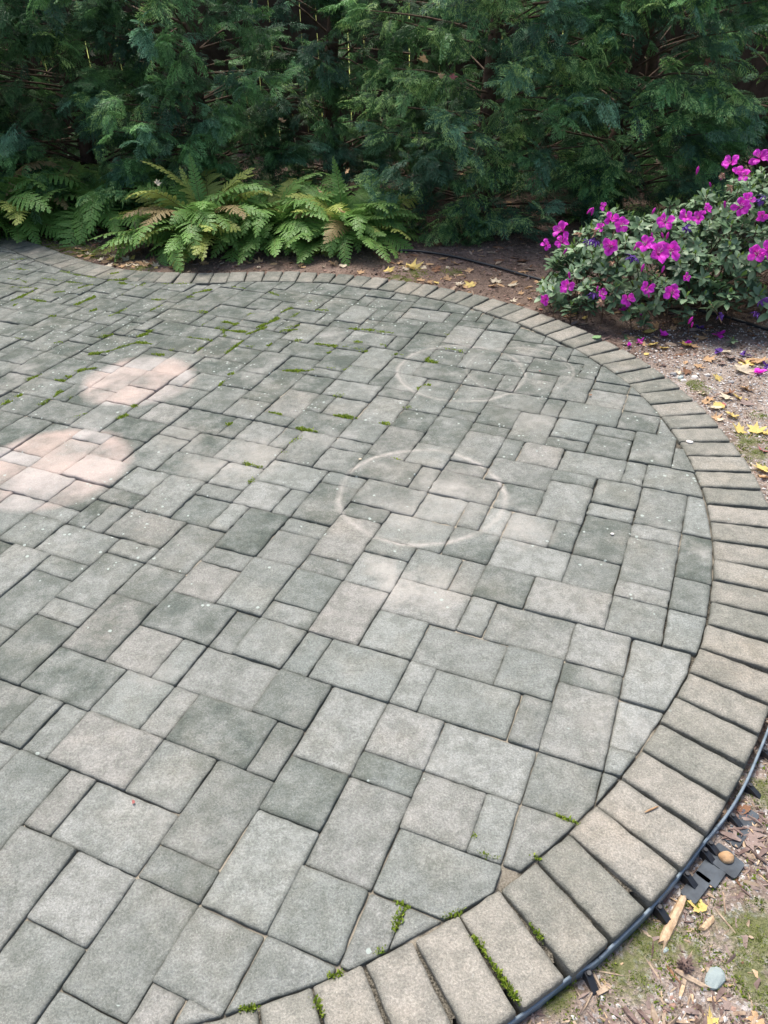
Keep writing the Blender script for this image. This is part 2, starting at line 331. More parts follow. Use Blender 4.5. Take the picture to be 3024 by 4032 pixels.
# ---------------------------------------------------------------- patio layout (in paver units of 7.62 cm)
U = 0.0762
PX = np.array([0.91604240, -0.40108144]); PF = np.array([-0.40108144, -0.91604240])
C0 = np.array([0.82352938, 0.56968202])
def gw(p, q):                                # unit grid -> world
    v = np.array([p * U, q * U]) - C0
    return np.array([PX @ v, PF @ v])
GROT = math.atan2(PF[0], PX[0])
PAV="0,0,23 -2,0,22 0,-1,21 -3,-2,32 -4,-2,12 -4,0,23 -2,2,23 0,3,23 2,0,22 2,2,12 3,2,12 4,0,23 6,-2,12 7,-2,22 0,-4,23 2,-3,23 2,-5,22 4,-5,23 4,-2,22 6,-4,32 7,-16,32 9,-6,22 -14,-31,23 -10,-24,21 -8,-25,32 -6,-4,12 -5,-4,32 -2,-4,22 -8,-6,32 -5,-6,22 -3,-6,12 -2,-6,32 1,-6,12 0,-8,22 -3,-8,32 2,-8,23 4,-8,22 4,-6,21 1,-10,32 0,-10,12 4,-10,12 6,-6,22 8,-6,12 5,-10,32 8,-10,12 6,-8,32 9,-11,23 9,-12,21 9,-14,22 7,-12,22 6,-14,32 9,-8,22 11,-11,22 11,-9,21 11,-14,23 12,-16,22 10,-16,22 10,-17,21 10,-20,23 10,-21,21 8,-21,23 8,-18,22 7,-20,12 12,-21,23 12,-18,22 5,-18,32 3,-18,22 4,-16,12 5,-16,22 2,-16,22 2,-14,32 2,-12,22 5,-14,12 0,-18,32 0,-16,21 0,-15,22 0,-13,23 -2,-10,22 -3,-10,12 -2,-11,21 -2,-13,22 -4,-13,23 -6,-13,21 -6,-12,22 -6,-10,32 -6,-16,23 -4,-16,21 -4,-15,22 -2,-17,23 -2,-14,21 -13,-12,32 -15,-12,22 -11,-14,32 -10,-12,21 -8,-14,23 -10,-11,23 -12,-10,21 -10,-8,21 -12,-9,23 -8,-11,22 -8,-9,23 -10,-7,23 -6,-8,22 -4,-8,12 -14,-10,23 -18,-15,32 -15,-15,22 -16,-17,32 -13,-17,22 -18,-18,23 -20,-19,23 -18,-19,21 -20,-16,21 -20,-15,22 -16,-19,22 -22,-19,23 -24,-21,22 -22,-21,32 -19,-22,23 -17,-21,32 -17,-23,12 -16,-23,22 -14,-21,21 -14,-20,23 -12,-21,22 -12,-19,32 -9,-19,22 -10,-21,32 -10,-23,22 -11,-23,12 -14,-23,32 -8,-23,12 -7,-23,23 -7,-20,32 -7,-18,22 -5,-18,12 -9,-17,21 -9,-16,22 -7,-16,12 -11,-17,23 -4,-19,23 -4,-20,21 -5,-22,22 -5,-23,21 -5,-25,22 -3,-25,23 -1,-27,23 -3,-27,22 -3,-22,32 0,-22,12 -1,-24,22 -2,-20,32 1,-20,22 3,-20,12 -2,-18,21 1,-22,32 1,-23,21 1,-26,23 1,-27,21 1,-29,22 3,-29,23 3,-26,12 4,-26,22 3,-24,32 4,-22,22 5,-29,22 5,-27,21 6,-26,32 6,-24,21 6,-23,23 5,-31,32 7,-29,21 7,-28,22 9,-29,23 9,-26,12 10,-26,32 11,-28,22 8,-31,22 8,-33,22 6,-33,22 6,-36,22 5,-36,12 4,-34,23 2,-36,32 2,-34,21 2,-33,22 1,-31,32 4,-31,12 1,-33,12 -1,-33,22 0,-36,21 0,-35,22 0,-38,32 0,-40,22 3,-38,12 -2,-41,22 -2,-39,23 -4,-39,23 -6,-39,22 -6,-37,23 -4,-36,21 -4,-35,22 -2,-36,23 -4,-33,32 -3,-31,21 -1,-31,23 -3,-30,23 -1,-28,21 -9,-38,32 -7,-36,12 -10,-36,32 -10,-34,21 -8,-34,23 -6,-33,22 -5,-31,22 -6,-31,12 -8,-31,22 -5,-29,21 -5,-28,23 -8,-29,32 -7,-27,22 -8,-27,12 -10,-29,22 -10,-30,21 -10,-33,23 -13,-33,32 -12,-36,23 -14,-33,12 -12,-31,22 -14,-36,23 -14,-28,22 -12,-29,23 -12,-26,21 -12,-25,22 -10,-27,23 -14,-26,23 -16,-27,22 -17,-27,12 -17,-25,32 -19,-26,22 -19,-29,23 -21,-28,22 -17,-29,32 -16,-31,22 -18,-32,23 -21,-31,32 -23,-31,22 -21,-29,21 -20,-33,22 -23,-33,32 -20,-34,21 -18,-33,21 -16,-34,23 -21,-26,23 -19,-24,22 -21,-23,22 -22,-23,12 -25,-23,32 -23,-26,21 -23,-25,22 -25,-26,23 -25,-27,21 -23,-29,23 -25,-30,23 -27,-28,22 -27,-29,21 -29,-29,23 -28,-31,12 -31,-31,32 -31,-29,22 -53,-44,23 -51,-44,23 -18,-44,23 -16,-44,23 -14,-44,23 -12,-44,22 -10,-44,22 -8,-44,23 -49,-43,22 -47,-43,32 -21,-43,23 -19,-43,12 -6,-43,22 -4,-43,21 -44,-42,23 -23,-42,12 -22,-42,12 -12,-42,12 -11,-42,22 -9,-42,12 -4,-42,12 -3,-42,12 -2,-42,21 -53,-41,22 -51,-41,22 -49,-41,32 -46,-41,22 -42,-41,12 -41,-41,22 -26,-41,21 -24,-41,12 -19,-41,32 -16,-41,23 -14,-41,23 -8,-41,32 -5,-41,12 0,-41,21 -39,-40,22 -29,-40,12 -28,-40,12 -27,-40,22 -25,-40,12 -23,-40,23 -21,-40,23 -12,-40,23 -10,-40,12 -9,-40,12 -4,-40,21 2,-40,22 -53,-39,21 -51,-39,32 -48,-39,23 -46,-39,22 -44,-39,23 -42,-39,22 -40,-39,12 -37,-39,23 -35,-39,32 -32,-39,23 -30,-39,12 -24,-39,12 -19,-39,22 -17,-39,12 -8,-39,21 4,-39,22 -53,-38,22 -39,-38,23 -29,-38,22 -27,-38,22 -25,-38,12 -16,-38,32 -13,-38,12 -10,-38,12 -51,-37,32 -46,-37,22 -42,-37,32 -35,-37,23 -33,-37,12 -30,-37,12 -24,-37,32 -21,-37,32 -18,-37,22 -12,-37,21 4,-37,21 6,-37,21 -53,-36,22 -48,-36,23 -44,-36,23 -37,-36,21 -32,-36,23 -29,-36,21 -27,-36,23 -25,-36,12 -16,-36,12 -15,-36,12 -51,-35,23 -49,-35,12 -46,-35,23 -42,-35,22 -40,-35,21 -38,-35,21 -36,-35,12 -33,-35,12 -30,-35,23 -28,-35,12 -24,-35,32 -21,-35,12 -20,-35,21 -18,-35,21 -53,-34,22 -40,-34,32 -37,-34,12 -35,-34,21 -25,-34,12 -18,-34,21 -6,-34,21 6,-34,21 8,-34,21 -49,-33,22 -47,-33,12 -44,-33,22 -42,-33,22 -36,-33,22 -34,-33,32 -31,-33,12 -28,-33,22 -26,-33,12 -24,-33,12 -53,-32,22 -51,-32,12 -50,-32,12 -46,-32,23 -40,-32,32 -37,-32,12 -30,-32,21 -25,-32,12 -49,-31,23 -47,-31,12 -44,-31,32 -41,-31,12 -36,-31,23 -34,-31,32 -27,-31,12 -26,-31,12 -24,-31,11 10,-31,32 -52,-30,21 -50,-30,12 -40,-30,22 -38,-30,22 -51,-29,11 -47,-29,22 -45,-29,23 -43,-29,23 -41,-29,12 -34,-29,23 -32,-29,12 11,-29,21 -49,-28,21 -40,-28,23 -38,-28,22 -36,-28,23 -48,-27,21 -46,-27,12 -41,-27,12 -32,-27,22 -30,-27,12 -47,-26,11 -45,-26,32 -42,-26,12 -38,-26,22 -34,-26,21 -29,-26,22 -27,-26,23 -41,-25,21 -39,-25,12 -36,-25,23 -34,-25,21 -32,-25,32 -44,-24,21 -42,-24,22 -40,-24,12 -38,-24,12 -37,-24,12 -34,-24,22 -29,-24,23 8,-24,22 10,-24,23 12,-24,23 -43,-23,11 -39,-23,12 -32,-23,23 -30,-23,12 -27,-23,12 -26,-23,12 -41,-22,21 -38,-22,21 -36,-22,32 -33,-22,12 8,-22,21 -40,-21,21 -38,-21,21 -30,-21,32 -27,-21,23 -25,-21,12 -39,-20,21 -37,-20,32 -34,-20,23 -32,-20,23 4,-20,12 5,-20,22 -30,-19,21 -28,-19,12 -25,-19,32 -36,-18,21 -30,-18,23 -27,-18,23 -35,-17,21 -33,-17,32 -28,-17,12 -25,-17,23 -23,-17,12 -22,-16,21 -32,-15,21 -30,-15,21 -28,-15,23 -26,-15,12 -23,-15,22 -21,-15,12 -13,-15,21 -31,-14,21 -29,-14,12 -25,-14,22 -13,-14,12 -12,-14,12 13,-14,12 -26,-13,12 -23,-13,12 -22,-13,22 -20,-13,32 -17,-13,23 -15,-13,21 -28,-12,21 -25,-12,22 4,-12,32 -26,-11,11 -23,-11,22 -21,-11,12 -20,-11,12 -19,-11,23 -25,-10,21 -17,-10,32 -24,-9,21 -22,-9,32 -19,-8,12 -18,-8,32 -15,-8,12 11,-8,23 -21,-7,21 -14,-7,23 -20,-6,21 -18,-6,22 -16,-6,22 -12,-6,23 -17,-4,21 -15,-4,22 -13,-4,12 -10,-4,32 -7,-4,12 9,-4,32 -16,-3,11 -12,-3,22 -14,-2,21 -10,-2,22 -8,-2,23 -6,-2,23 -13,-1,21 -11,-1,12 -12,0,11 -10,0,21 6,0,22 -10,1,21 -8,1,23 -6,1,21 -9,2,11 -6,2,22 -4,3,22 -6,4,21 -5,5,21 -3,5,22"
INN="-3.74,5.15 -2.42,5.00 -1.12,4.70 0.14,4.28 1.36,3.74 2.52,3.10 3.62,2.36 4.65,1.53 5.65,0.65 6.58,-0.28 7.50,-1.29 8.33,-2.32 9.16,-3.35 9.85,-4.48 10.47,-5.60 11.03,-6.78 11.53,-7.97 11.96,-9.22 12.36,-10.51 12.71,-11.78 13.02,-13.05 13.26,-14.36 13.38,-15.69 13.43,-17.02 13.41,-18.37 13.36,-19.66 13.23,-20.99 13.05,-22.31 12.81,-23.61 12.50,-24.95 12.08,-26.15 11.62,-27.49 11.17,-28.70 10.59,-29.89 9.98,-31.06 9.34,-32.22 8.60,-33.32 7.83,-34.31 6.92,-35.30 6.01,-36.23 4.99,-37.19 4.06,-38.14 2.99,-38.70 1.85,-39.41 0.79,-40.26 -0.40,-40.70 -1.63,-41.33 -2.82,-41.86 -4.04,-42.40 -5.28,-42.70 -6.54,-43.08 -7.81,-43.23 -9.04,-43.26 -10.33,-43.46 -11.66,-43.56 -12.99,-43.54 -14.27,-43.46 -15.60,-43.63 -16.86,-43.25 -18.11,-42.82 -19.37,-42.43 -20.63,-42.04 -21.88,-41.55 -23.05,-40.99 -24.26,-40.42 -25.47,-39.86 -26.94,-39.34 -28.36,-38.98 -29.67,-38.76 -30.99,-38.57 -32.31,-38.44 -33.64,-38.46 -34.96,-38.61 -36.27,-38.84 -37.56,-39.14 -38.84,-39.49 -40.12,-39.87 -41.38,-40.30 -42.64,-40.73 -43.90,-41.14 -45.16,-41.56 -46.43,-41.96 -47.70,-42.35 -48.97,-42.74 -50.25,-43.11 -51.53,-43.48 -52.81,-43.84"
OUT="-3.45,7.73 -1.98,7.56 -0.42,7.20 1.08,6.70 2.51,6.07 3.87,5.32 5.16,4.45 6.32,3.52 7.43,2.55 8.47,1.51 9.47,0.40 10.36,-0.74 11.27,-1.91 12.06,-3.14 12.82,-4.32 13.48,-5.67 14.01,-7.02 14.49,-8.37 14.90,-9.74 15.29,-11.16 15.56,-12.50 15.84,-14.01 15.97,-15.53 16.03,-16.99 16.01,-18.44 15.95,-19.84 15.81,-21.30 15.62,-22.71 15.36,-24.13 15.02,-25.64 14.65,-27.00 14.11,-28.37 13.56,-29.64 12.90,-30.98 12.27,-32.29 11.52,-33.51 10.66,-34.73 9.79,-35.91 8.79,-37.05 7.83,-38.09 6.72,-39.04 5.51,-40.03 4.29,-40.83 3.25,-41.48 1.99,-42.27 0.66,-42.94 -0.53,-43.69 -1.83,-44.15 -3.25,-44.56 -4.66,-45.02 -6.05,-45.29 -7.53,-45.62 -8.78,-45.67 -10.11,-45.76 -11.60,-45.89 -13.05,-45.87 -14.31,-45.71 -15.84,-45.58 -17.41,-45.32 -18.78,-44.99 -20.07,-44.69 -21.39,-44.08 -22.79,-43.65 -23.93,-43.04 -25.20,-42.59 -26.36,-42.10 -27.69,-41.73 -28.85,-41.23 -30.05,-41.15 -31.28,-40.97 -32.41,-40.86 -33.48,-40.87 -34.60,-41.01 -35.78,-41.21 -36.97,-41.49 -38.17,-41.82 -39.38,-42.18 -40.60,-42.59 -41.87,-43.02 -43.14,-43.44 -44.42,-43.86 -45.71,-44.27 -46.99,-44.67 -48.28,-45.06 -49.58,-45.44 -50.86,-45.80 -52.14,-46.17"

PAVERS = []
for s_ in PAV.split():
    a_, b_, c_ = s_.split(','); PAVERS.append((int(a_), int(b_), int(c_[0]), int(c_[1])))
INNER = [tuple(map(float, s_.split(','))) for s_ in INN.split()]
OUTER = [tuple(map(float, s_.split(','))) for s_ in OUT.split()]
IW = np.array([gw(*a) for a in INNER]); OW = np.array([gw(*a) for a in OUTER])
rg = random.Random(11)

def outline(poly, seg=0.035, rad=0.007, jit=0.0007):
    return outline2(poly, poly, 0, seg, rad, None)
def outline2(poly0, poly, ins, seg, rad, jt):
    n = len(poly); out = []; m = 0
    for i in range(n):
        a0, b0, c0 = (np.array(poly0[i - 1]), np.array(poly0[i]), np.array(poly0[(i + 1) % n]))
        a, b, c = (np.array(poly[i - 1]), np.array(poly[i]), np.array(poly[(i + 1) % n]))
        r = min(rad, .25 * np.linalg.norm(a - b), .25 * np.linalg.norm(c - b))
        u = (a - b) / (np.linalg.norm(a - b) + 1e-9); v = (c - b) / (np.linalg.norm(c - b) + 1e-9)
        out.append(b + u * r); out.append(b + (u + v) * r * .25); out.append(b + v * r); m += 3
        k = int((np.linalg.norm(c0 - b0)) / seg)
        r2 = min(rad, .25 * np.linalg.norm(c - b))
        for j in range(1, k + 1):
            q = b + v * r + (c - b - v * (r + r2)) * j / (k + 1)
            if jt is not None: q = q + jt[m % len(jt)]
            out.append(q); m += 1
    return out
def inset(poly, d):
    n = len(poly); out = []
    for i in range(n):
        a, b, c = (np.array(poly[i - 1]), np.array(poly[i]), np.array(poly[(i + 1) % n]))
        e1 = (b - a) / (np.linalg.norm(b - a) + 1e-9); e2 = (c - b) / (np.linalg.norm(c - b) + 1e-9)
        n1 = np.array([-e1[1], e1[0]]); n2 = np.array([-e2[1], e2[0]]); s_ = n1 + n2; k = max(.35, 1 + n1 @ n2)
        out.append(b + s_ / k * d)
    return out
def slab(poly, thick=0.06, cham=0.0052, rad=.010, wv=.0016):
    """stone with rounded worn rim, polygon counter-clockwise, top at z = 0"""
    jt = [np.array([rg.gauss(0, wv), rg.gauss(0, wv)]) for _ in range(97)]
    w_ = min(np.linalg.norm(np.array(poly[i]) - np.array(poly[i - 1])) for i in range(len(poly)))
    cham = min(cham, w_ * .12)
    mb = MB(); n = None
    tm = [(rg.uniform(.6, 1.7), rg.uniform(.0, 1.0)) for _ in range(97)]
    for k, (ins, z, rm) in enumerate(((0, -thick, 1), (0, -cham * 1.5, 1), (cham * .22, -cham * .85, 1), (cham * .75, -cham * .42, .85), (cham * 2.0, -cham * .12, .4), (cham * 4.2, 0, 0))):
        ins = min(ins, w_ * .3)
        pl = inset(poly, ins); o = outline2(poly, pl, ins, .03, rad + ins * .35, jt); n = len(o)
        mb.v += [(p[0], p[1], z * (tm[i % 97][0] if k in (1, 2, 3, 4) else 1) + (rg.uniform(-.0005, .0005) if k in (2, 3) else 0)) for i, p in enumerate(o)]; mb.a += [rm] * n
    for k in range(5):
        for i in range(n):
            a, b = k * n + i, k * n + (i + 1) % n
            mb.f.append((a, b, b + n, a + n)); mb.m.append(0)
    mb.f.append(tuple(5 * n + i for i in range(n))); mb.m.append(0)
    return mb
def area(p):
    return .5 * sum(p[i][0] * p[(i + 1) % len(p)][1] - p[(i + 1) % len(p)][0] * p[i][1] for i in range(len(p)))
def clip(poly, a, n_):                       # keep the side where (x-a).n >= 0
    out = []
    for i in range(len(poly)):
        p, q = np.array(poly[i]), np.array(poly[(i + 1) % len(poly)])
        dp, dq = (p - a) @ n_, (q - a) @ n_
        if dp >= 0: out.append(p)
        if (dp >= 0) != (dq >= 0): out.append(p + (q - p) * dp / (dp - dq))
    return out

patio = empty('patio', (0, 0, 0)); tag(patio, kind='structure')
Ai = np.array(INNER); SEG0, SEG1 = Ai[:-1], Ai[1:]
def near_dist(pt):
    d = SEG1 - SEG0; t = np.clip(((pt - SEG0) * d).sum(1) / (d * d).sum(1), 0, 1)
    return np.linalg.norm(pt - (SEG0 + d * t[:, None]), axis=1)
shared = {}
entries = []
for (p, q, w, h) in PAVERS:
    rect = [np.array(v, float) for v in ((p, q), (p + w, q), (p + w, q + h), (p, q + h))]
    cen = np.array([p + w / 2, q + h / 2]); nd = near_dist(cen)
    poly = rect; cut = False
    if nd.min() < 3.2:
        segs = [k for k in np.argsort(nd)[:6] if nd[k] < nd.min() + (1.6 if cen[0] > -26 else .05)]
        for k in segs:
            d = SEG1[k] - SEG0[k]; d = d / np.linalg.norm(d); n_ = np.array([d[1], -d[0]])
            if n_ @ (np.array([-8.0, -16.0]) - SEG0[k]) < 0: n_ = -n_
            a = SEG0[k] + n_ * .03
            if min((v - a) @ n_ for v in poly) < 0:
                poly = clip(poly, a, n_); cut = True
                if len(poly) < 3: break
        if len(poly) < 3 or abs(area(poly)) < .22: continue
    c = gw(*cen); depth = c[1] * .81 + .89
    size = abs(area(poly)) / max(depth, .5) ** 3
    entries.append((size, cen, poly if cut else None, (w, h)))
entries.sort(key=lambda e: -e[0])
far = MB()
for idx, (size, cen, poly, wh) in enumerate(entries):
    c = gw(*cen)
    zt = rg.gauss(0, .0019); rz = GROT + rg.gauss(0, .008)
    ofs = np.array([rg.gauss(0, .0012), rg.gauss(0, .0012)])
    if poly is None:
        nr_ = c[1] < 1.9
        key = (wh, rg.randrange(4), nr_)
        if key not in shared:
            w, h = wh[0] * U / 2 - .0004, wh[1] * U / 2 - .0004
            mbs = slab([(-w, -h), (w, -h), (w, h), (-w, h)], .06, (.0030 if nr_ else .0040), .006 if nr_ else .009, .0007 if nr_ else .0017); shared[key] = (mbs.mesh('paver_mesh', [M_PAVER], True, 'rim'), mbs)
        me, mbs = shared[key]
    else:
        pl = [np.array([(v[0] - cen[0]) * U, -(v[1] - cen[1]) * U]) for v in poly]
        if area(pl) < 0: pl = pl[::-1]
        cc = sum(pl) / len(pl)
        pl2 = []
        for i, v in enumerate(pl):
            dd = v - cc; L = np.linalg.norm(dd); pl2.append(cc + dd * max(0, (L - .0022) / L))
        clean = [v for i, v in enumerate(pl2) if np.linalg.norm(v - pl2[i - 1]) > .004]
        if len(clean) < 3: continue
        mbs = slab(clean, .06, .003, .005, .0007); me = None
    if idx < 300:
        if me is None: me = mbs.mesh('cut_paver_mesh', [M_PAVER], True, 'rim')
        o = bpy.data.objects.new('paver', me); link(o, patio)
        o.location = (c[0] + ofs[0], c[1] + ofs[1], zt); o.rotation_euler = (rg.gauss(0, .009), rg.gauss(0, .009), rz)
    else:
        M = Matrix.Translation((c[0] + ofs[0], c[1] + ofs[1], zt)) @ Matrix.Rotation(rz, 4, 'Z') @ Matrix.Rotation(rg.gauss(0, .006), 4, 'X')
        far.add([M @ Vector(v) for v in mbs.v], mbs.f, 0, mbs.a)
if far.v: tag(far.build('far_paver_rows', M_PAVER, patio, True, 'rim'), kind='stuff')

# border stones: rectangular, laid like a fan so the joints open outwards
bvar = []
for k in range(6):
    w = 1.272 * U / 2; L = 1.0 / 2
    bvar.append(None)
for i in range(len(IW) - 1):
    a = (IW[i] + IW[i + 1]) / 2; b = (OW[i] + OW[i + 1]) / 2
    ax = b - a; L = np.linalg.norm(ax); ax = ax / L
    wi = np.linalg.norm(IW[i + 1] - IW[i])
    w = min(1.29 * U, wi - .0015) / 2
    key = (round(L / .004), round(w / .0008), rg.randrange(2))
    if key not in shared:
        l = round(L / .004) * .004 / 2 - .001; ww = round(w / .0008) * .0008 - .0002
        shared[key] = slab([(-ww, -l), (ww, -l), (ww, l), (-ww, l)], cham=.0036, rad=.005, wv=.0007).mesh('border_paver_mesh', [M_BORDER], True, 'rim')
    o = bpy.data.objects.new('border_paver', shared[key]); link(o, patio)
    c = (a + b) / 2
    o.location = (c[0] + rg.gauss(0, .001), c[1] + rg.gauss(0, .001), rg.gauss(.0005, .0012))
    o.rotation_euler = (rg.gauss(0, .008), rg.gauss(0, .006), math.atan2(ax[1], ax[0]) - math.pi / 2 + rg.gauss(0, .010))

# ---------------------------------------------------------------- ground, one sheet to the horizon; bedding sand under the pavers
OUTP = np.vstack([OW, [gw(-60, -46)], [gw(-60, 30)], [gw(0, 30)]])
def in_poly(P, poly):
    c = np.zeros(len(P), bool); n = len(poly)
    for i in range(n):
        x1, y1 = poly[i]; x2, y2 = poly[(i + 1) % n]
        k = ((y1 > P[:, 1]) != (y2 > P[:, 1])) & (P[:, 0] < (x2 - x1) * (P[:, 1] - y1) / (y2 - y1 + 1e-12) + x1)
        c ^= k
    return c
def dist_poly(P, poly):
    d = np.full(len(P), 9e9); n = len(poly)
    for i in range(n - 1):
        a = poly[i]; b = poly[i + 1]; e = b - a
        t = np.clip(((P - a) @ e) / (e @ e), 0, 1)
        d = np.minimum(d, np.linalg.norm(P - (a + t[:, None] * e), axis=1))
    return d
MOSSP = []   # (x, y, radius)
for u, v, r in ((2520, 3700, .07), (2490, 3850, .06), (2640, 3680, .05), (2990, 3690, .10), (2190, 3930, .05), (2960, 3800, .06), (2740, 3740, .04), (3010, 3120, .05), (3000, 3870, .05),
                (2725, 1515, .045), (2750, 1535, .04), (2945, 1745, .06), (2975, 1790, .06), (2990, 1640, .03),
                (130, 960, .08), (190, 980, .09), (250, 985, .11), (310, 1000, .10), (360, 1015, .07), (560, 1065, .06), (100, 945, .05), (380, 1000, .07),
                (1640, 1085, .06), (1560, 1100, .05), (1600, 1110, .05), (1780, 1080, .05), (2230, 1225, .05), (2500, 1350, .03), (1150, 1130, .03), (2280, 3760, .04)):
    x, y, _ = p2w(u, v, -.04); MOSSP.append((x, y, r))
def gz(x, y):
    n = mnoise.noise(Vector((x * 2.1, y * 2.1, 0))) * .012 + mnoise.noise(Vector((x * 9, y * 9, 3))) * .006 + mnoise.noise(Vector((x * 27, y * 27, 7))) * .0035
    lvl = -.030 if y > 3.3 else -.030 - .022 * min(1, (3.3 - y) / 1.2)
    return lvl + n
co = lambda a, b, n: list(np.linspace(a, b, n, endpoint=False))
xs = np.array(sorted(set([-250, -120, -60, -30, -15, -9, -6.5, -5.2, -4.6] + co(-4.2, .1, 150) + co(.1, 1.5, 104) + co(1.5, 3.6, 72) + [3.6, 3.8, 4.2, 5, 6.5, 9, 15, 30, 60, 120, 250])))
ys = np.array(sorted(set([-250, -100, -40, -15, -6, -3, -1.6, -.8, -.2, .1] + co(.25, 1.6, 100) + co(1.6, 8.6, 262) + [8.6, 8.8, 9.2, 10, 12, 16, 25, 50, 100, 250])))
GX, GY = np.meshgrid(xs, ys); P = np.stack([GX.ravel(), GY.ravel()], 1)
ins = in_poly(P, OUTP); dd = dist_poly(P, np.vstack([OW, [gw(-60, -46)]]))
Z = np.array([gz(x, y) for x, y in P])
Z = np.where(ins, Z - np.clip((dd - .01) * 2.0, 0, .06), Z)
moss = np.zeros(len(P)); 
for x, y, r in MOSSP:
    moss = np.maximum(moss, np.exp(-((P[:, 0] - x) ** 2 + (P[:, 1] - y) ** 2) / (2 * (r * .8) ** 2)))
Z += np.where(ins, 0, moss * .008)
sand = np.clip((P[:, 0] - .95 - np.clip(P[:, 1] - 3.25, -.6, .6) * 1.4) * 2.2, 0, 1) * np.clip((3.75 - P[:, 1]) * 2.2, 0, 1)
sand = np.where(P[:, 1] < 2.4, np.clip((P[:, 0] - .1) * 3, 0, 1), sand)
nx, ny = len(xs), len(ys)
me = bpy.data.meshes.new('ground')
idx = np.arange(nx * ny).reshape(ny, nx)
F = np.stack([idx[:-1, :-1], idx[:-1, 1:], idx[1:, 1:], idx[1:, :-1]], -1).reshape(-1, 4)
def np_mesh(name, V, F, mats, smooth=True, mi=None, attr=None, av=None):
    me = bpy.data.meshes.new(name); k = F.shape[1]
    me.vertices.add(len(V)); me.vertices.foreach_set('co', np.ascontiguousarray(V, np.float32).ravel())
    me.loops.add(F.size); me.loops.foreach_set('vertex_index', np.ascontiguousarray(F, np.int32).ravel())
    me.polygons.add(len(F)); me.polygons.foreach_set('loop_start', np.arange(0, F.size, k, dtype=np.int32))
    for m_ in mats: me.materials.append(m_)
    if mi is not None: me.polygons.foreach_set('material_index', np.ascontiguousarray(mi, np.int32))
    me.update(calc_edges=True)
    me.polygons.foreach_set('use_smooth', [smooth] * len(F))
    if attr:
        for a_, v_ in (zip(attr, av) if isinstance(attr, tuple) else ((attr, av),)):
            at = me.attributes.new(a_, 'FLOAT', 'POINT'); at.data.foreach_set('value', np.ascontiguousarray(v_, np.float32))
    return me
g_me = np_mesh('ground', np.column_stack([P, Z]), F, [M_SOIL], True, None, ('moss', 'sand'), (moss, sand))
ground = link(bpy.data.objects.new('ground', g_me)); tag(ground, kind='structure')

bx = np.arange(-4.3, 1.35, .022); by = np.arange(.45, 5.2, .022)
BX, BY = np.meshgrid(bx, by); BP = np.stack([BX.ravel(), BY.ravel()], 1)
shr = OUTP.copy()
bi = in_poly(BP, OUTP) & (dist_poly(BP, np.vstack([OW, [gw(-60, -46)]])) > .03)
def jf(x, y):
    n = mnoise.noise(Vector((x * 1.9, y * 1.9, 5))) * 1.9 + mnoise.noise(Vector((x * 9, y * 9, 2))) * .7
    return max(0, min(1, .42 + n + .22 * max(-1, min(1, x + .1))))
INP = np.vstack([IW, [gw(-60, -46)], [gw(-60, 30)], [gw(0, 30)]]); ki = in_poly(BP, INP)
JF = np.array([jf(x, y) if k and k2 else 0 for (x, y), k, k2 in zip(BP, bi, ki)])
BZ = np.array([min(-.0078, -.0160 + .0085 * f + mnoise.noise(Vector((x * 25, y * 25, 9))) * .003) if k else -.05 for (x, y), k, f in zip(BP, bi, JF)])
ib = np.arange(len(BP)).reshape(len(by), len(bx))
F = np.stack([ib[:-1, :-1], ib[:-1, 1:], ib[1:, 1:], ib[1:, :-1]], -1).reshape(-1, 4)
F = F[bi[F].all(1)]
o = link(bpy.data.objects.new('joint_sand', np_mesh('joint_sand', np.column_stack([BP, BZ]), F, [M_JOINT], True, None, 'fill', JF)), patio); tag(o, kind='structure')

# ---------------------------------------------------------------- small countless stuff: moss in the joints, grit, mulch, crumbs of soil
def tri_cloud(name, pts, size, mats, parent=None, up=.0, flat=.5, kind='stuff', attr='tint', seed=1, stone=False):
    """pts (n,3): each becomes a little lump (4-sided) or upright blade"""
    r = np.random.default_rng(seed); n = len(pts); pts = np.asarray(pts)
    s = size[0] + (size[1] - size[0]) * r.random(n) ** 2
    if stone:
        d = np.array([[1, 0, 0], [0, 1, 0], [-1, 0, 0], [0, -1, 0], [0, 0, 1], [0, 0, -1.0]])
        V = d[None] * (1 + .5 * (r.random((n, 6, 1)) - .5)) + .25 * (r.random((n, 6, 3)) - .5)
        sc = np.stack([s * (.7 + .6 * r.random(n)), s * (.5 + .6 * r.random(n)), s * flat * (.6 + .6 * r.random(n))], 1)
        V *= sc[:, None]; f = np.array([[0, 1, 4], [1, 2, 4], [2, 3, 4], [3, 0, 4], [1, 0, 5], [2, 1, 5], [3, 2, 5], [0, 3, 5]])
        k = 6
    else:
        V = np.zeros((n, 3, 3)); V[:, 0, 0] = -.5; V[:, 1, 0] = .5; V[:, 2, 2] = 1.0; V[:, 2, 0] = r.random(n) - .5; V[:, 2, 1] = (r.random(n) - .5) * 1.4
        V *= s[:, None, None]; f = np.array([[0, 1, 2]]); k = 3; V[:, :, 2] *= (.55 + .6 * up)
    a = r.random(n) * 6.283; ca, sa = np.cos(a), np.sin(a)
    X = V[:, :, 0] * ca[:, None] - V[:, :, 1] * sa[:, None]; Y = V[:, :, 0] * sa[:, None] + V[:, :, 1] * ca[:, None]
    V = np.stack([X, Y, V[:, :, 2]], -1) + pts[:, None]
    Fc = (f[None] + (np.arange(n) * k)[:, None, None]).reshape(-1, 3)
    mi = np.repeat(r.integers(0, len(mats), n), len(f))
    me = np_mesh(name, V.reshape(-1, 3), Fc, mats, False, mi, attr, np.repeat(r.random(n), k))
    o = link(bpy.data.objects.new(name, me), parent); tag(o, kind=kind); return o
MS = {}
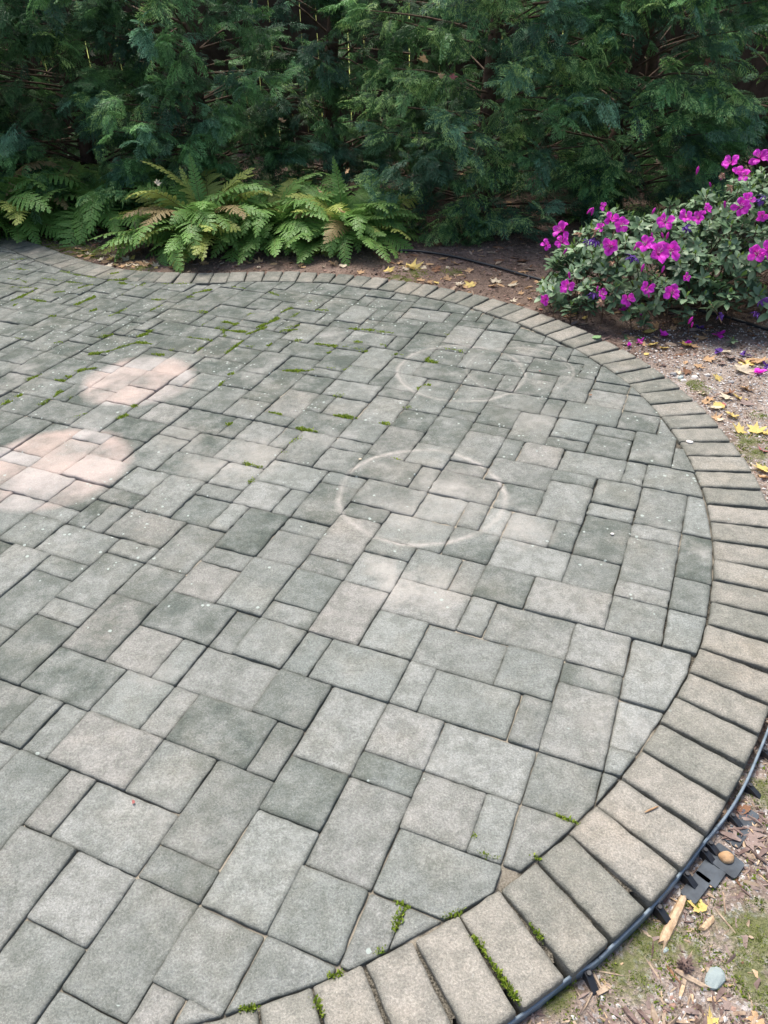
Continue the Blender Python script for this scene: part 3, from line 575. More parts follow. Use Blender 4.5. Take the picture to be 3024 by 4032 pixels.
def seg(reg, *ss):
    ox, oy, s = reg
    for a in ss: MS.setdefault('s', []).append((ox + a[0] * s, oy + a[1] * s, ox + a[2] * s, oy + a[3] * s))
seg((0, 900, .3617), (200, 440, 330, 465), (90, 550, 160, 555), (190, 550, 290, 595), (130, 640, 400, 655), (450, 545, 660, 575), (660, 465, 880, 520), (900, 520, 1050, 545), (740, 585, 890, 600), (860, 650, 1020, 610), (1180, 565, 1390, 550), (1200, 495, 1290, 480), (120, 790, 360, 685), (340, 775, 500, 795), (580, 700, 700, 690), (830, 830, 1040, 735), (1440, 670, 1590, 600), (1300, 590, 1480, 630), (1340, 720, 1440, 690), (980, 900, 1050, 880), (1190, 960, 1390, 875), (540, 955, 600, 960), (150, 840, 190, 820), (100, 380, 165, 385), (120, 345, 260, 335))
seg((0, 1250, .3617), (160, 230, 240, 235), (600, 290, 660, 270), (1090, 215, 1230, 185), (970, 400, 1150, 380), (1150, 380, 1500, 270), (1500, 270, 1659, 290), (1510, 205, 1620, 180), (1590, 140, 1659, 150), (850, 580, 1060, 550), (720, 650, 770, 640), (600, 680, 700, 690), (300, 680, 460, 620), (0, 960, 110, 910), (170, 860, 230, 850), (660, 800, 590, 870), (440, 950, 540, 890), (760, 880, 790, 860), (820, 1090, 950, 1045), (1290, 1090, 1390, 1060), (1440, 970, 1480, 965))
seg((550, 1250, .3617), (0, 200, 150, 140), (850, 120, 1060, 70), (680, 90, 740, 70), (900, 120, 930, 210), (930, 140, 1160, 160), (1160, 190, 1390, 100), (1390, 70, 1520, 10), (940, 390, 1130, 250), (530, 220, 780, 250), (1150, 315, 1240, 325), (1390, 310, 1440, 285), (1560, 150, 1659, 140), (130, 400, 260, 410), (340, 350, 390, 350), (610, 360, 680, 330), (960, 620, 1020, 610), (860, 750, 920, 700))
seg((1100, 1250, .3617), (20, 150, 200, 130), (170, 250, 240, 250), (390, 285, 650, 320), (690, 320, 950, 370), (510, 390, 560, 380), (690, 580, 770, 550), (500, 550, 600, 560), (40, 580, 380, 580), (600, 850, 710, 850), (700, 1075, 800, 1085), (770, 125, 1030, 140), (1070, 155, 1250, 180), (1110, 300, 1150, 310), (820, 265, 900, 275), (1260, 400, 1370, 425), (1590, 470, 1640, 440), (1500, 780, 1640, 740), (1380, 990, 1440, 980))
seg((550, 1000, .4822), (180, 250, 430, 245), (430, 325, 590, 290), (350, 350, 440, 355), (100, 460, 190, 420), (100, 375, 220, 375), (760, 270, 860, 285), (1060, 315, 1140, 345), (1150, 480, 1270, 430), (890, 495, 980, 490), (680, 555, 800, 575), (630, 605, 700, 610), (970, 600, 1130, 520), (1400, 455, 1540, 465), (1370, 405, 1410, 385), (1240, 520, 1310, 480), (1200, 610, 1300, 580), (490, 470, 550, 478))
seg((600, 1600, .42194), (1340, 200, 1540, 240), (1290, 350, 1400, 290), (1220, 440, 1260, 430), (860, 530, 1020, 570), (900, 710, 950, 690), (1100, 60, 1200, 80), (700, 170, 740, 160))
seg((1200, 1600, .42194), (270, 85, 500, 110), (720, 155, 770, 165), (950, 15, 1000, 10), (820, 480, 890, 505))
seg((1650, 1250, .4822), (200, 145, 280, 140), (50, 350, 150, 370), (215, 255, 360, 280), (20, 570, 90, 545))
seg((800, 3200, .5425), (270, 1425, 390, 1400), (820, 1350, 880, 1500), (905, 1195, 1000, 1165), (1380, 640, 1500, 690), (1430, 700, 1380, 870), (1230, 1030, 1320, 1000))
seg((1600, 3200, .5425), (260, 765, 380, 720), (550, 300, 690, 340), (480, 150, 500, 190), (490, 900, 820, 1380), (890, 790, 990, 930), (1090, 15, 1250, 80), (930, 320, 960, 330))
mp = []
rr = random.Random(3)
for (a, b, c, d) in MS['s']:
    A = p2w(a, b, -.002); B = p2w(c, d, -.002); L = math.dist(A, B)
    wd = .0045 if A[1] > 2.2 else .0030
    n = int(L * (5200 if A[1] > 2.2 else 4200)); ph = rr.random() * 9
    for _ in range(n):
        t = rr.random()
        k = .5 + .5 * math.sin(ph + t * L * 55)
        if rr.random() > .25 + .75 * k: continue
        x = A[0] + (B[0] - A[0]) * t + rr.gauss(0, wd * (.5 + k)); y = A[1] + (B[1] - A[1]) * t + rr.gauss(0, wd * (.5 + k))
        mp.append((x, y, -.005 + rr.uniform(0, .003)))
tri_cloud('joint_moss', mp, (.0035, .010), [M_MOSS], patio, up=.7, seed=4)
# soil moss blades
mp = []
for x, y, r in MOSSP:
    for _ in range(int(46000 * r * r * 12)):
        a, q = rr.random() * 6.283, abs(rr.gauss(0, .75)) * r
        px_, py_ = x + q * math.cos(a), y + q * math.sin(a)
        mp.append((px_, py_))
mp = np.array(mp); mp = mp[~in_poly(mp, OUTP)]
mp = [(x, y, gz(x, y) + .003) for x, y in mp if mnoise.noise(Vector((x * 24, y * 24, 2))) > -.05]
tri_cloud('soil_moss', mp, (.003, .009), [M_MOSSD, M_MOSS], ground, up=.5, seed=5)
def scatter(n, xr, yr, cond, seed):
    r = np.random.default_rng(seed); Q = np.column_stack([xr[0] + (xr[1] - xr[0]) * r.random(n), yr[0] + (yr[1] - yr[0]) * r.random(n)])
    Q = Q[~in_poly(Q, OUTP)]; return [(x, y, gz(x, y) + .0025) for x, y in Q if cond(x, y)]
M_G1 = simple('light_grit', (.50, .47, .43), (.66, .63, .60), 90, .9, .2, 0); M_G2 = simple('grey_grit', (.20, .20, .20), (.34, .33, .33), 90, .9, .2, 0)
M_G3 = simple('brown_crumb', (.09, .062, .048), (.17, .125, .10), 90, .95, .1, 0); M_G4 = simple('reddish_grit', (.26, .15, .11), (.38, .26, .21), 90, .9, .2, 0)
sx = lambda x, y: (y < 2.5 or x > 1.0 + (y - 3.2) * .6) and y < 3.8
tri_cloud('fine_gravel', scatter(15000, (.1, 1.6), (.25, 1.7), sx, 8) + scatter(22000, (.9, 2.6), (1.5, 3.7), sx, 18), (.0014, .0075), [M_G1, M_G2, M_G1, M_G4, M_G3], ground, flat=.6, seed=6, stone=True)
tri_cloud('soil_crumbs', scatter(26000, (-4, 2.6), (3.3, 6.0), lambda x, y: True, 9), (.002, .012), [M_G3, M_G3, M_G3, M_G4], ground, flat=.6, seed=7, stone=True)
# shredded mulch
def chips(name, pts, L, mats, seed):
    r = random.Random(seed); mb = MB()
    for (x, y, z) in pts:
        l = r.uniform(*L) * (1 if r.random() < .8 else 1.7); w = l * r.uniform(.10, .35); h = w * r.uniform(.15, .5)
        M = Matrix.Translation((x, y, z + h * .6)) @ Matrix.Rotation(r.random() * 6.28, 4, 'Z') @ Matrix.Rotation(r.gauss(0, .2), 4, 'Y') @ Matrix.Rotation(r.gauss(0, .4), 4, 'X')
        e = r.uniform(.2, .7)
        vs = [(-l, -w * e, 0), (-l * .9, w * e, 0), (0, -w, h), (0, w, h * .8), (l * .85, -w * .6 * e, 0), (l, w * .5, 0), (0, -w * .9, -h), (0, w * .9, -h)]
        vs = [M @ Vector(v).lerp(Vector(v), 1) * 1 for v in [(a * .5, b * .5, c * .5) for a, b, c in vs]]
        mb.add(vs, [(0, 2, 3, 1), (2, 4, 5, 3), (0, 6, 2), (6, 4, 2), (1, 3, 7), (7, 3, 5)], r.randrange(len(mats)))
    tag(mb.build(name, mats, ground, False), kind='stuff')
chips('shredded_mulch', scatter(11000, (.1, 1.4), (.3, 1.5), lambda x, y: True, 12), (.005, .028), [M_STICK, M_BARKCHIP, M_STICK, M_BARKCHIP, M_BARKCHIP, M_WOOD, M_LP, M_LP], 13)
chips('leaf_litter', scatter(13000, (-4.2, 2.8), (3.2, 8.0), lambda x, y: y > 4.9 or (x > 0 and y > 3.5) or mnoise.noise(Vector((x * 3, y * 3, 0))) > .05, 14), (.008, .05), [M_BARKCHIP, M_LB, M_BARKCHIP, M_LP, M_LT, M_STICK], 15)
# ---------------------------------------------------------------- board fence behind the hedge
fence = empty('wooden_fence', (0, 8.2, 0)); tag(fence, 'dark brown vertical board fence seen through gaps in the hedge', 'fence')
rf = random.Random(5)
bm = []
for k in range(3):
    mb = MB(); box(mb, (0, 0, .90), (.138 - k * .001, .019, 2.0)); bm.append(mb.mesh('fence_board_mesh', [M_FENCE], False))
x = -5.6
while x < 5.8:
    o = link(bpy.data.objects.new('fence_board', bm[rf.randrange(3)]), fence); o.location = (x, rf.gauss(0, .002), rf.gauss(0, .01)); o.rotation_euler = (0, rf.gauss(0, .004), 0)
    x += .138 + rf.choice((.001, .001, .001, .002, .0035))
for z in (.35, 1.0, 1.65):
    mb = MB(); box(mb, (0, .032, z), (11.4, .038, .089)); mb.build('fence_rail', M_FENCE, fence, False)
for x in (-4.6, -2.2, .2, 2.6, 5.0):
    mb = MB(); box(mb, (x, .098, .95), (.089, .089, 1.98)); mb.build('fence_post', M_FENCE, fence, False)
lawn = MB(); lawn.add([(-30, 8.9, -.005), (30, 8.9, -.005), (30, 40, .9), (-30, 40, .9)], [(0, 1, 2, 3)]); tag(lawn.build('lawn_beyond_fence', M_LAWN), kind='structure')

# ---------------------------------------------------------------- cypress hedge
def spray(r, L):
    """flat fan of scale-leaved twigs, axis +x, in the xy plane; returns triangles (n,3,3) and tint (n)"""
    T = []; t_ = []
    def leaf(p, d, l, w, z, tint):
        n = np.array([-d[1], d[0]]) * w
        a = p - n * .6; b = p + n * .6; m1 = p + d * l * .55 + n; m2 = p + d * l * .55 - n; e = p + d * l
        zz = lambda q: z - .35 * (q[0] / L) ** 2 * L - 1.4 * q[1] ** 2 / L
        A, B, C, D, E = [(*q, zz(q)) for q in (a, b, m1, m2, e)]
        T.extend([(A, B, C), (A, C, D), (D, C, E)]); t_.extend([tint] * 3)
    def finger(p, d, l, w, tint):
        n = np.array([-d[1], d[0]]) * w; e = p + d * l
        zz = lambda q: -.35 * (q[0] / L) ** 2 * L - 1.4 * q[1] ** 2 / L
        h_ = r.gauss(0, .32) * l; tw = r.gauss(0, .5) * w
        T.append(((*(p - n), zz(p) - tw), (*(p + n), zz(p) + tw), (*e, zz(e) + h_))); t_.append(min(1, tint * r.uniform(.6, 1.3)))
    k = 8
    leaf(np.zeros(2), np.array([1., 0]), L, .0022, 0, .2)
    for i in range(k):
        for s in (-1, 1):
            t = .12 + .8 * (i + (.5 if s > 0 else 0)) / k + r.gauss(0, .01)
            l = L * (.44 * (1 - t) ** .7 + .06) * r.uniform(.8, 1.15); a = s * R(r.uniform(38, 56))
            p = np.array([L * t, 0.]); d = np.array([math.cos(a), math.sin(a)])
            leaf(p, d, l, .0021, 0, .35)
            nf = max(1, int(l / .0165))
            for j in range(nf):
                for s2 in (-1, 1):
                    tt = .22 + .72 * (j + (.4 if s2 > 0 else 0)) / nf
                    a2 = a + s2 * R(r.uniform(32, 48)); ll = l * (.42 * (1 - tt) + .12)
                    finger(p + d * l * tt, np.array([math.cos(a2), math.sin(a2)]), ll, .0026, .3 + .7 * tt)
    return np.array(T), np.array(t_)
rh = random.Random(21)
SPR = [spray(rh, .17) for _ in range(7)]
def rot_from(axis, normal):
    x = axis / np.linalg.norm(axis); z = normal - x * (normal @ x); z /= np.linalg.norm(z) + 1e-9
    return np.column_stack([x, np.cross(z, x), z])
def hedge_tree(label, bx_, by_, z0, rad, nb, seed, blue=.3, bright=.25, lean=0.0, gap=None, ztop=2.35, dens=19, trunk=.055):
    r = random.Random(seed); nr = np.random.default_rng(seed)
    root = empty('cypress_tree', (bx_, by_, 0)); tag(root, label, 'tree', 'cypress trees of the hedge')
    mb = MB()
    tp = smooth_path([(0, 0, -.08), (r.gauss(0, .03), r.gauss(0, .02), .6), (r.gauss(lean, .05), r.gauss(0, .04), 1.5), (lean * 2, 0, ztop)], 5)
    tube(mb, tp, [trunk * (1.25 - .95 * i / len(tp)) for i in range(len(tp))], 10)
    mb.build('trunk', M_BARK, root)
    br = MB(); VV = []; TT = []; MI = []
    for b in range(nb):
        z = z0 + (ztop - z0) * ((b + r.random()) / nb) ** 1.25
        if z > 1.7 and r.random() < .35: continue
        az = r.uniform(0, 6.283)
        if r.random() < .5: az = -math.pi / 2 + r.gauss(0, .75)
        rr_ = rad * (1 if z < 1.5 else max(.25, 1 - (z - 1.5) / (ztop - 1.2))) * r.uniform(.72, 1.08) * (0.86 + .14 * math.sin(3 * az + seed))
        if gap and gap(bx_ + rr_ * math.cos(az), by_ + rr_ * math.sin(az), z): continue
        o = np.array([lean * z, 0, max(.05, z - .18 + r.gauss(0, .05))]); out = np.array([math.cos(az), math.sin(az), 0.])
        tip = np.array([rr_ * out[0], rr_ * out[1], z + r.uniform(-.12, .12)])
        mid = (o + tip) / 2 + np.array([0, 0, r.uniform(-.02, .08)])
        tube(br, smooth_path([o, mid, tip], 3), [.009, .008, .007, .006, .0045, .003, .002], 4, cap=False)
        bt = r.choice((.3, .6, .9, 1.2, 1.5)); isb = r.random() < blue; isl = r.random() < bright
        n = int(dens * r.uniform(.8, 1.25) * (1 if z < 1.75 else .55))
        for k in range(n):
            t = .45 + .62 * (1 - r.random() ** 1.8)
            p = o + (tip - o) * t * r.uniform(.93, 1.05) + np.array([r.gauss(0, .05), r.gauss(0, .05), r.gauss(0, .042)])
            if p[2] < .012: p[2] = .012 + r.random() * .05
            if p[1] > .28 and r.random() < .6: continue
            sw = r.gauss(0, .85)
            d = np.array([out[0] * math.cos(sw) - out[1] * math.sin(sw), out[0] * math.sin(sw) + out[1] * math.cos(sw), r.gauss(-.05, .42)])
            nrm = np.array([r.gauss(0, .5), r.gauss(0, .5), 1.0]) - out * r.uniform(-.2, .9)
            T, tt = SPR[r.randrange(7)]
            s = r.uniform(.65, 1.25) * (1 if z < 1.7 else 1.6)
            M = rot_from(d, nrm); V = (T.reshape(-1, 3) * s) @ M.T + p
            VV.append(V); TT.append(np.repeat(np.clip(tt * bt * r.uniform(.6, 1.2) * max(.12, (t - .35) * 1.75), 0, 1), 3))  # outer sprays tinted as lit, inner ones darker: light and shade put into the colour
            m_ = np.full(len(T), 1 if isb else 0)
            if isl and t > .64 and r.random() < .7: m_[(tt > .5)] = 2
            MI.append(m_)
    V = np.vstack(VV); V[:, 2] = np.maximum(V[:, 2], -.015)
    if 'branches': br.build('branches', M_TWIG, root)
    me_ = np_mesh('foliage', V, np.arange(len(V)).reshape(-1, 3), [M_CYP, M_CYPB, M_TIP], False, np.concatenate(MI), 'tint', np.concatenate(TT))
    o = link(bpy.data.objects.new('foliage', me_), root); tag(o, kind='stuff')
    return len(V) // 3
def gap_mid(x, y, z): return -.80 < x < -.50 and z > 1.0
nt_ = 0
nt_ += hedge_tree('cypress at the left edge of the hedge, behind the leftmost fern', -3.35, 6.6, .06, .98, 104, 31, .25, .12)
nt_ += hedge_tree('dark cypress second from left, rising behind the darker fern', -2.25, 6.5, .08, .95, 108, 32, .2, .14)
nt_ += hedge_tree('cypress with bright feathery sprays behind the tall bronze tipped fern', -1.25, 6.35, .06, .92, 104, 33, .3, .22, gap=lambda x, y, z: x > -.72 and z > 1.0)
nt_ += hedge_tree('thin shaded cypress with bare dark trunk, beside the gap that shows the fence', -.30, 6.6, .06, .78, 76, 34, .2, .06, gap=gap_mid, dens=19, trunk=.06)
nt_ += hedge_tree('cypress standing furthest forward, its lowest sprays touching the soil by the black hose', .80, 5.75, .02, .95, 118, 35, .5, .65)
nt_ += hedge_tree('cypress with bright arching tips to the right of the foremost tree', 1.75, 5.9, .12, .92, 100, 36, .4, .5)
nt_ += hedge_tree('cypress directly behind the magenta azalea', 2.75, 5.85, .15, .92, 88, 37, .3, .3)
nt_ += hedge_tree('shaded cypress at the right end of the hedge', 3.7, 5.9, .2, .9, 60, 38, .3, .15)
# back row closing the view towards the fence, in deep shade
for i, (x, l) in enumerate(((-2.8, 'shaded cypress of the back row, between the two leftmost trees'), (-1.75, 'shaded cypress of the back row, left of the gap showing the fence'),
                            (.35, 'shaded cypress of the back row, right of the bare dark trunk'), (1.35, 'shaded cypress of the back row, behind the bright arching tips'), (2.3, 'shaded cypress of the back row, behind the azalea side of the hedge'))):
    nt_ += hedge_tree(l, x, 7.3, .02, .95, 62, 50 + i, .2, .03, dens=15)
print('hedge triangles', nt_)

# ---------------------------------------------------------------- ferns
def frond_mesh(r, L, e0, e1, wid, bend, mats, mi):
    """arching frond from the origin towards +x; pinnae carry separate toothed pinnules"""
    mb = MB(); n = 22; P_ = []; p = np.zeros(3); side = 0
    for i in range(n + 1):
        t = i / n; e = e0 + (e1 - e0) * t ** 1.15; side = bend * t * t
        P_.append(p.copy()); p = p + L / n * np.array([math.cos(e) * math.cos(side), math.cos(e) * math.sin(side), math.sin(e)])
    tube(mb, P_[::2], [.0026 * (1 - .75 * i / 11) for i in range(12)], 4, 1, False); mb.a = [.5] * len(mb.v)
    for i in range(4, n):
        t = i / n; tv = P_[i + 1] - P_[i]; tv /= np.linalg.norm(tv)
        lat = np.cross(tv, [0, 0, 1.]); lat /= np.linalg.norm(lat); up = np.cross(lat, tv)
        prof = wid * (min(1, (t - .08) / .16) ** .6) * (1 - t) ** .72 * 1.15 * r.uniform(.92, 1.05)
        for s in (-1, 1):
            for half in ((0, .5) if prof < 0 else (0,)):
                d = lat * s * math.cos(.28) + tv * math.sin(.28 + .25 * t) + up * r.gauss(.05, .08); d /= np.linalg.norm(d)
                k = max(3, int(prof / .0105)); wp = L / n * 1.02
                base = P_[i] + (P_[i + 1] - P_[i]) * (0.45 if s > 0 else 0)
                droop = r.uniform(.10, .35)
                for j in range(k):
                    q = j / k; ql = (j + 1) / k
                    c = base + d * prof * q - up * droop * prof * q * q; c2 = base + d * prof * ql - up * droop * prof * ql * ql
                    ww = wp * .56 * (1 - q) ** .55 * (.75 + .25 * min(1, q * 6))
                    for s3 in (-1, 1):
                        tipv = c + (c2 - c) * .95 + tv * s3 * ww + up * r.gauss(0, .0012)
                        midv = c + (c2 - c) * -.02 + tv * s3 * ww * .82
                        c3 = c + (c2 - c) * .86
                        mb.add([c, c3, tipv, midv], [(0, 1, 2, 3)], 0, [.25 + .2 * q, .25 + .2 * q, .75, .6])
    return mb.mesh('frond_mesh', mats, False, 'tint')
rfn = random.Random(77)
M_RACH = simple('fern_stalk', (.10, .09, .03), (.20, .15, .06), 40, .7, .2, 0)
def frset(green, n):
    out = []
    for k in range(n):
        out.append(frond_mesh(rfn, 1.0 * .5, R(rfn.uniform(55, 84)), R(rfn.uniform(-80, -25)), .125, rfn.uniform(-.4, .4), [green, M_RACH], 0))
    return out
UPR = [frond_mesh(rfn, .5, R(84), R(62), .085, .15, [M_FERN, M_RACH], 0), frond_mesh(rfn, .5, R(80), R(48), .09, -.2, [M_FERNY, M_RACH], 0)]
FG, FY, FB = frset(M_FERN, 8), frset(M_FERNY, 4), frset(M_FERNB, 3)
FL = [frond_mesh(rfn, .5, R(38), R(-32), .12, rfn.uniform(-.3, .3), [M_FERN, M_RACH], 0) for _ in range(3)]
def fern(label, bx_, by_, n, size, seed, py=.12, pb=.04, az0=0, spread=6.283, upr=()):
    r = random.Random(seed); root = empty('fern', (bx_, by_, gz(bx_, by_))); tag(root, label, 'fern', 'ferns at the foot of the hedge')
    for k in range(n):
        q = r.random(); ms = FB if q < pb else FY if q < pb + py else (FL if r.random() < .3 else FG)
        o = link(bpy.data.objects.new('frond', r.choice(ms)), root)
        s = size * r.uniform(.72, 1.12) * 2
        if ms is FB: o['label'] = 'bronze brown frond'
        if ms is FY: o['label'] = 'yellowish green frond'
        az = az0 + spread * (k + r.random()) / n
        o.location = (.05 * math.cos(az) + r.gauss(0, .02), .05 * math.sin(az) + r.gauss(0, .02), 0)
        o.rotation_euler = (r.gauss(0, .35), r.gauss(-.05, .22), az); o.scale = (s, s * r.uniform(.85, 1.05), s * r.uniform(.7, 1.1))
    for (az, s, m_, tilt) in upr:
        o = link(bpy.data.objects.new('frond', UPR[m_]), root); o.rotation_euler = (0, tilt, az); o.scale = (s * 2,) * 3
        o['label'] = 'tall upright frond'
    return root
fern('broad green fern at the left edge, with one pale brown frond arching over it', -2.62, 5.72, 64, .82, 1, .10, .05)
fern('dark green shaded fern between the leftmost fern and the bronze tipped one', -1.98, 5.92, 60, .78, 2, .0, .0)
fern('bright yellow green fern with bronze tipped upright fronds, largest of the group', -1.14, 5.25, 120, .68, 3, .22, .05, upr=((1.9, .56, 0, 0), (2.6, .50, 1, -.1)))
fern('green fern spilling right of the largest one, over the border edge', -.68, 5.30, 90, .64, 6, .08, .02)
fern('fern with yellowed fronds across its middle, nearest the black hose', -.22, 5.28, 100, .60, 4, .12, .03, upr=((2.0, .52, 0, -.05),))

# ---------------------------------------------------------------- azalea
M_ST = simple('azalea_stem', (.13, .085, .055), (.22, .16, .11), 40, .85, .2, .3)
AC = (1.78, 3.98)
def az_h(x, y):
    top = np.interp(x, [.82, .95, 1.15, 1.35, 1.6, 1.85, 2.1, 2.4, 2.7], [0, .28, .46, .50, .50, .66, .82, .86, .80])
    hw = np.interp(x, [.82, 1.1, 1.6, 2.6], [.12, .36, .52, .56])
    q = 1 - ((y - AC[1] + .02) / hw) ** 2
    return top * math.sqrt(q) if q > 0 else -1
azal = empty('azalea_bush', (AC[0], AC[1], 0)); tag(azal, 'magenta flowering azalea bush spreading over the soil at the right, beside the patio', 'azalea')
def leaf_verts(mb, M, l, w, curl, tint, m=0, cup=.25):
    pts = []; prof = [(0, .06), (.18, .55), (.45, 1.0), (.72, .86), (.92, .42), (1.0, .02)]
    for t, ww in prof:
        z = curl * t * t * l
        for s in (-1, 0, 1): pts.append(M @ Vector((t * l, s * ww * w / 2, z + abs(s) * cup * ww * w / 2)))
    fs = []
    for i in range(len(prof) - 1):
        for k in range(2): a = i * 3 + k; fs.append((a, a + 1, a + 4, a + 3))
    mb.add(pts, fs, m, [tint] * len(pts))
def whorl(seed, new=False):
    r = random.Random(seed); mb = MB(); n = r.randint(8, 11)
    tube(mb, [(0, 0, -.07), (.002, 0, -.03), (0, 0, 0)], [.0022, .002, .0016], 5, 2); mb.a = [0.5] * len(mb.v)
    for k in range(n):
        a = k * 2.4 + r.gauss(0, .2); e = R(r.uniform(-12, 42)) - .0 * k
        M = Matrix.Translation((0, 0, -.022 * (k / n) - .002)) @ Matrix.Rotation(a, 4, 'Z') @ Matrix.Rotation(-e, 4, 'Y') @ Matrix.Rotation(r.gauss(0, .2), 4, 'X')
        leaf_verts(mb, M, r.uniform(.024, .046) * (1 if k > 3 else .8), r.uniform(.0125, .0185), r.uniform(-.35, -.02), r.uniform(.1, .9))
    for k in range(5 if new else 2):
        a = r.random() * 6.28; M = Matrix.Rotation(a, 4, 'Z') @ Matrix.Rotation(-R(r.uniform(50, 80)), 4, 'Y')
        leaf_verts(mb, M, r.uniform(.014, .026), .006, .1, r.random(), 1, .4)
    return mb.mesh('leaf_whorl_mesh', [M_AZ, M_AZN, M_ST], True, 'tint')
WH = [whorl(k, k % 3 == 0) for k in range(9)]
ra = random.Random(17)
def petal_mesh():
    mb = MB(); n = 7; pts = []
    for i in range(n):
        t = i / (n - 1); ww = [.12, .30, .60, .95, 1.0, .78, .14][i] * .027
        z = .020 * math.sin(min(1, t * 1.25) * 1.45); x_ = .004 + .030 * t ** 1.35
        for s in (-1, -.5, 0, .5, 1):
            pts.append((x_, s * ww / 2, z + (1 - abs(s)) * -.0025 + .0038 * t * math.sin(t * 7 + s * 5) + (.003 if t > .9 else 0) * -1))
    fs = [(i * 5 + k, i * 5 + k + 1, i * 5 + k + 6, i * 5 + k + 5) for i in range(n - 1) for k in range(4)]
    mb.add(pts, fs, 0, [(0.0 if i // 5 < 2 else (.1 if i % 5 == 2 and i // 5 < 5 else .35 + .11 * (i // 5))) for i in range(len(pts))])
    return mb.mesh('petal_mesh', [M_PETAL], True, 'tint')
PET = petal_mesh()
sm = MB()
for k in range(6):
    a = k * 1.05; tube(sm, [(0, 0, 0), (.004 * math.cos(a), .004 * math.sin(a), .018), (.009 * math.cos(a), .009 * math.sin(a), .031)], .0005, 4, 0)
STA = sm.mesh('stamen_mesh', [M_STAM])
cb = MB(); tube(cb, [(0, 0, -.008), (0, 0, .0), (0, 0, .006)], [.0018, .003, .0045], 6); CUP = cb.mesh('cup_mesh', [M_PETAL])
def quat_z(d): return Vector(d).to_track_quat('Z', 'Y')
def flower(parent, loc, d, s, spin):
    f = link(bpy.data.objects.new('flower', CUP), parent); f.location = loc; f.rotation_mode = 'QUATERNION'
    f.rotation_quaternion = quat_z(d) @ Matrix.Rotation(spin, 3, 'Z').to_quaternion(); f.scale = (s,) * 3
    for k in range(5):
        p = link(bpy.data.objects.new('petal', PET), f); p.rotation_euler = (ra.gauss(0, .28), ra.gauss(0, .26), k * 2 * math.pi / 5 + ra.gauss(0, .05)); p.scale = (ra.uniform(.9, 1.1), ra.uniform(.9, 1.15), ra.uniform(.7, 1.2))
    st = link(bpy.data.objects.new('stamens', STA), f)
    return f
def hit(u, v):
    d = ray(u, v); d = d / d[1]
    y = 3.2
    while y < 4.8:
        x, z = d[0] * y, CAMH + d[2] * y
        if z < az_h(x, y) + .01: return np.array([x, y, max(z, .03)])
        y += .01
    return np.array([d[0] * 3.95, 3.95, max(.05, CAMH + d[2] * 3.95)])
L0 = np.array([AC[0], AC[1], 0])
def outdir(p):
    n = np.array([(p[0] - 1.7) * .5, (p[1] - AC[1]) * 1.6, p[2] * .9]); return n / (np.linalg.norm(n) + 1e-6)
for (u, v, s) in ((2212, 915, 1.05), (2206, 962, .8), (2399, 873, .9), (2440, 893, .85), (2400, 975, 1.1), (2360, 905, .6), (2533, 967, .95), (2611, 880, 1.0), (2583, 1005, 1.2), (2632, 992, 1.15), (2690, 862, .8), (2742, 866, .75),
                  (2905, 822, 1.0), (2932, 800, .9), (2990, 853, .75), (2968, 1005, 1.05), (3008, 992, 1.05), (2372, 820, .5), (2232, 1128, .8), (2218, 1140, .6), (2145, 1180, .75), (2147, 970, .65), (2464, 1182, .75), (2538, 1140, .8), (2637, 1156, 1.0),
                  (2690, 1098, .5), (2868, 652, .9), (2898, 692, .85), (2922, 700, .7), (2978, 632, 1.0), (3016, 640, .95), (2364, 1163, .6), (2770, 832, .6)):
    p = hit(u, v) + np.array([0, -.025, .015]); o = outdir(p)
    tocam = np.array([0, 0, CAMH]) - p; tocam /= np.linalg.norm(tocam)
    d = o * .5 + tocam * .85 + np.array([ra.gauss(0, .28), 0, ra.gauss(.05, .2)])
    flower(azal, p - np.array([AC[0], AC[1], 0]), d, s * 1.25, ra.random() * 6)
bd = MB()
tube(bd, [(0, 0, -.006), (0, 0, 0), (0, 0, .008), (0, 0, .017), (0, 0, .024)], [.0015, .003, .0052, .0042, .0006], 8); BUD = bd.mesh('flower_bud_mesh', [M_BUD])
for (u, v) in ((2832, 712), (2790, 742), (2562, 848), (2560, 942), (2603, 940), (2618, 945), (2217, 1003), (2238, 1098), (2705, 1275), (2715, 1290), (2845, 822), (2490, 990), (2345, 1150), (2520, 1070), (2735, 690), (2310, 845), (2325, 850), (2600, 1075), (2548, 1175)):
    p = hit(u, v) + np.array([0, -.02, .015]); f = link(bpy.data.objects.new('flower_bud', BUD), azal); f.location = p - L0
    f.rotation_mode = 'QUATERNION'; f.rotation_quaternion = quat_z((ra.gauss(0, .4), -.2, 1)); f.scale = (ra.uniform(1, 1.4),) * 3
def wilt(m_, seed):
    r = random.Random(seed); mb = MB()
    for k in range(7):
        M = Matrix.Rotation(k * .9, 4, 'Z') @ Matrix.Rotation(-R(r.uniform(-70, 20)), 4, 'Y'); leaf_verts(mb, M, r.uniform(.014, .028), .010, r.uniform(-.9, .3), .5, 0, .9)
    return mb.mesh('wilted_flower_mesh', [m_])
WP = [wilt(M_WILT, k) for k in range(3)]; WB = [wilt(M_SPENT, 9 + k) for k in range(2)]
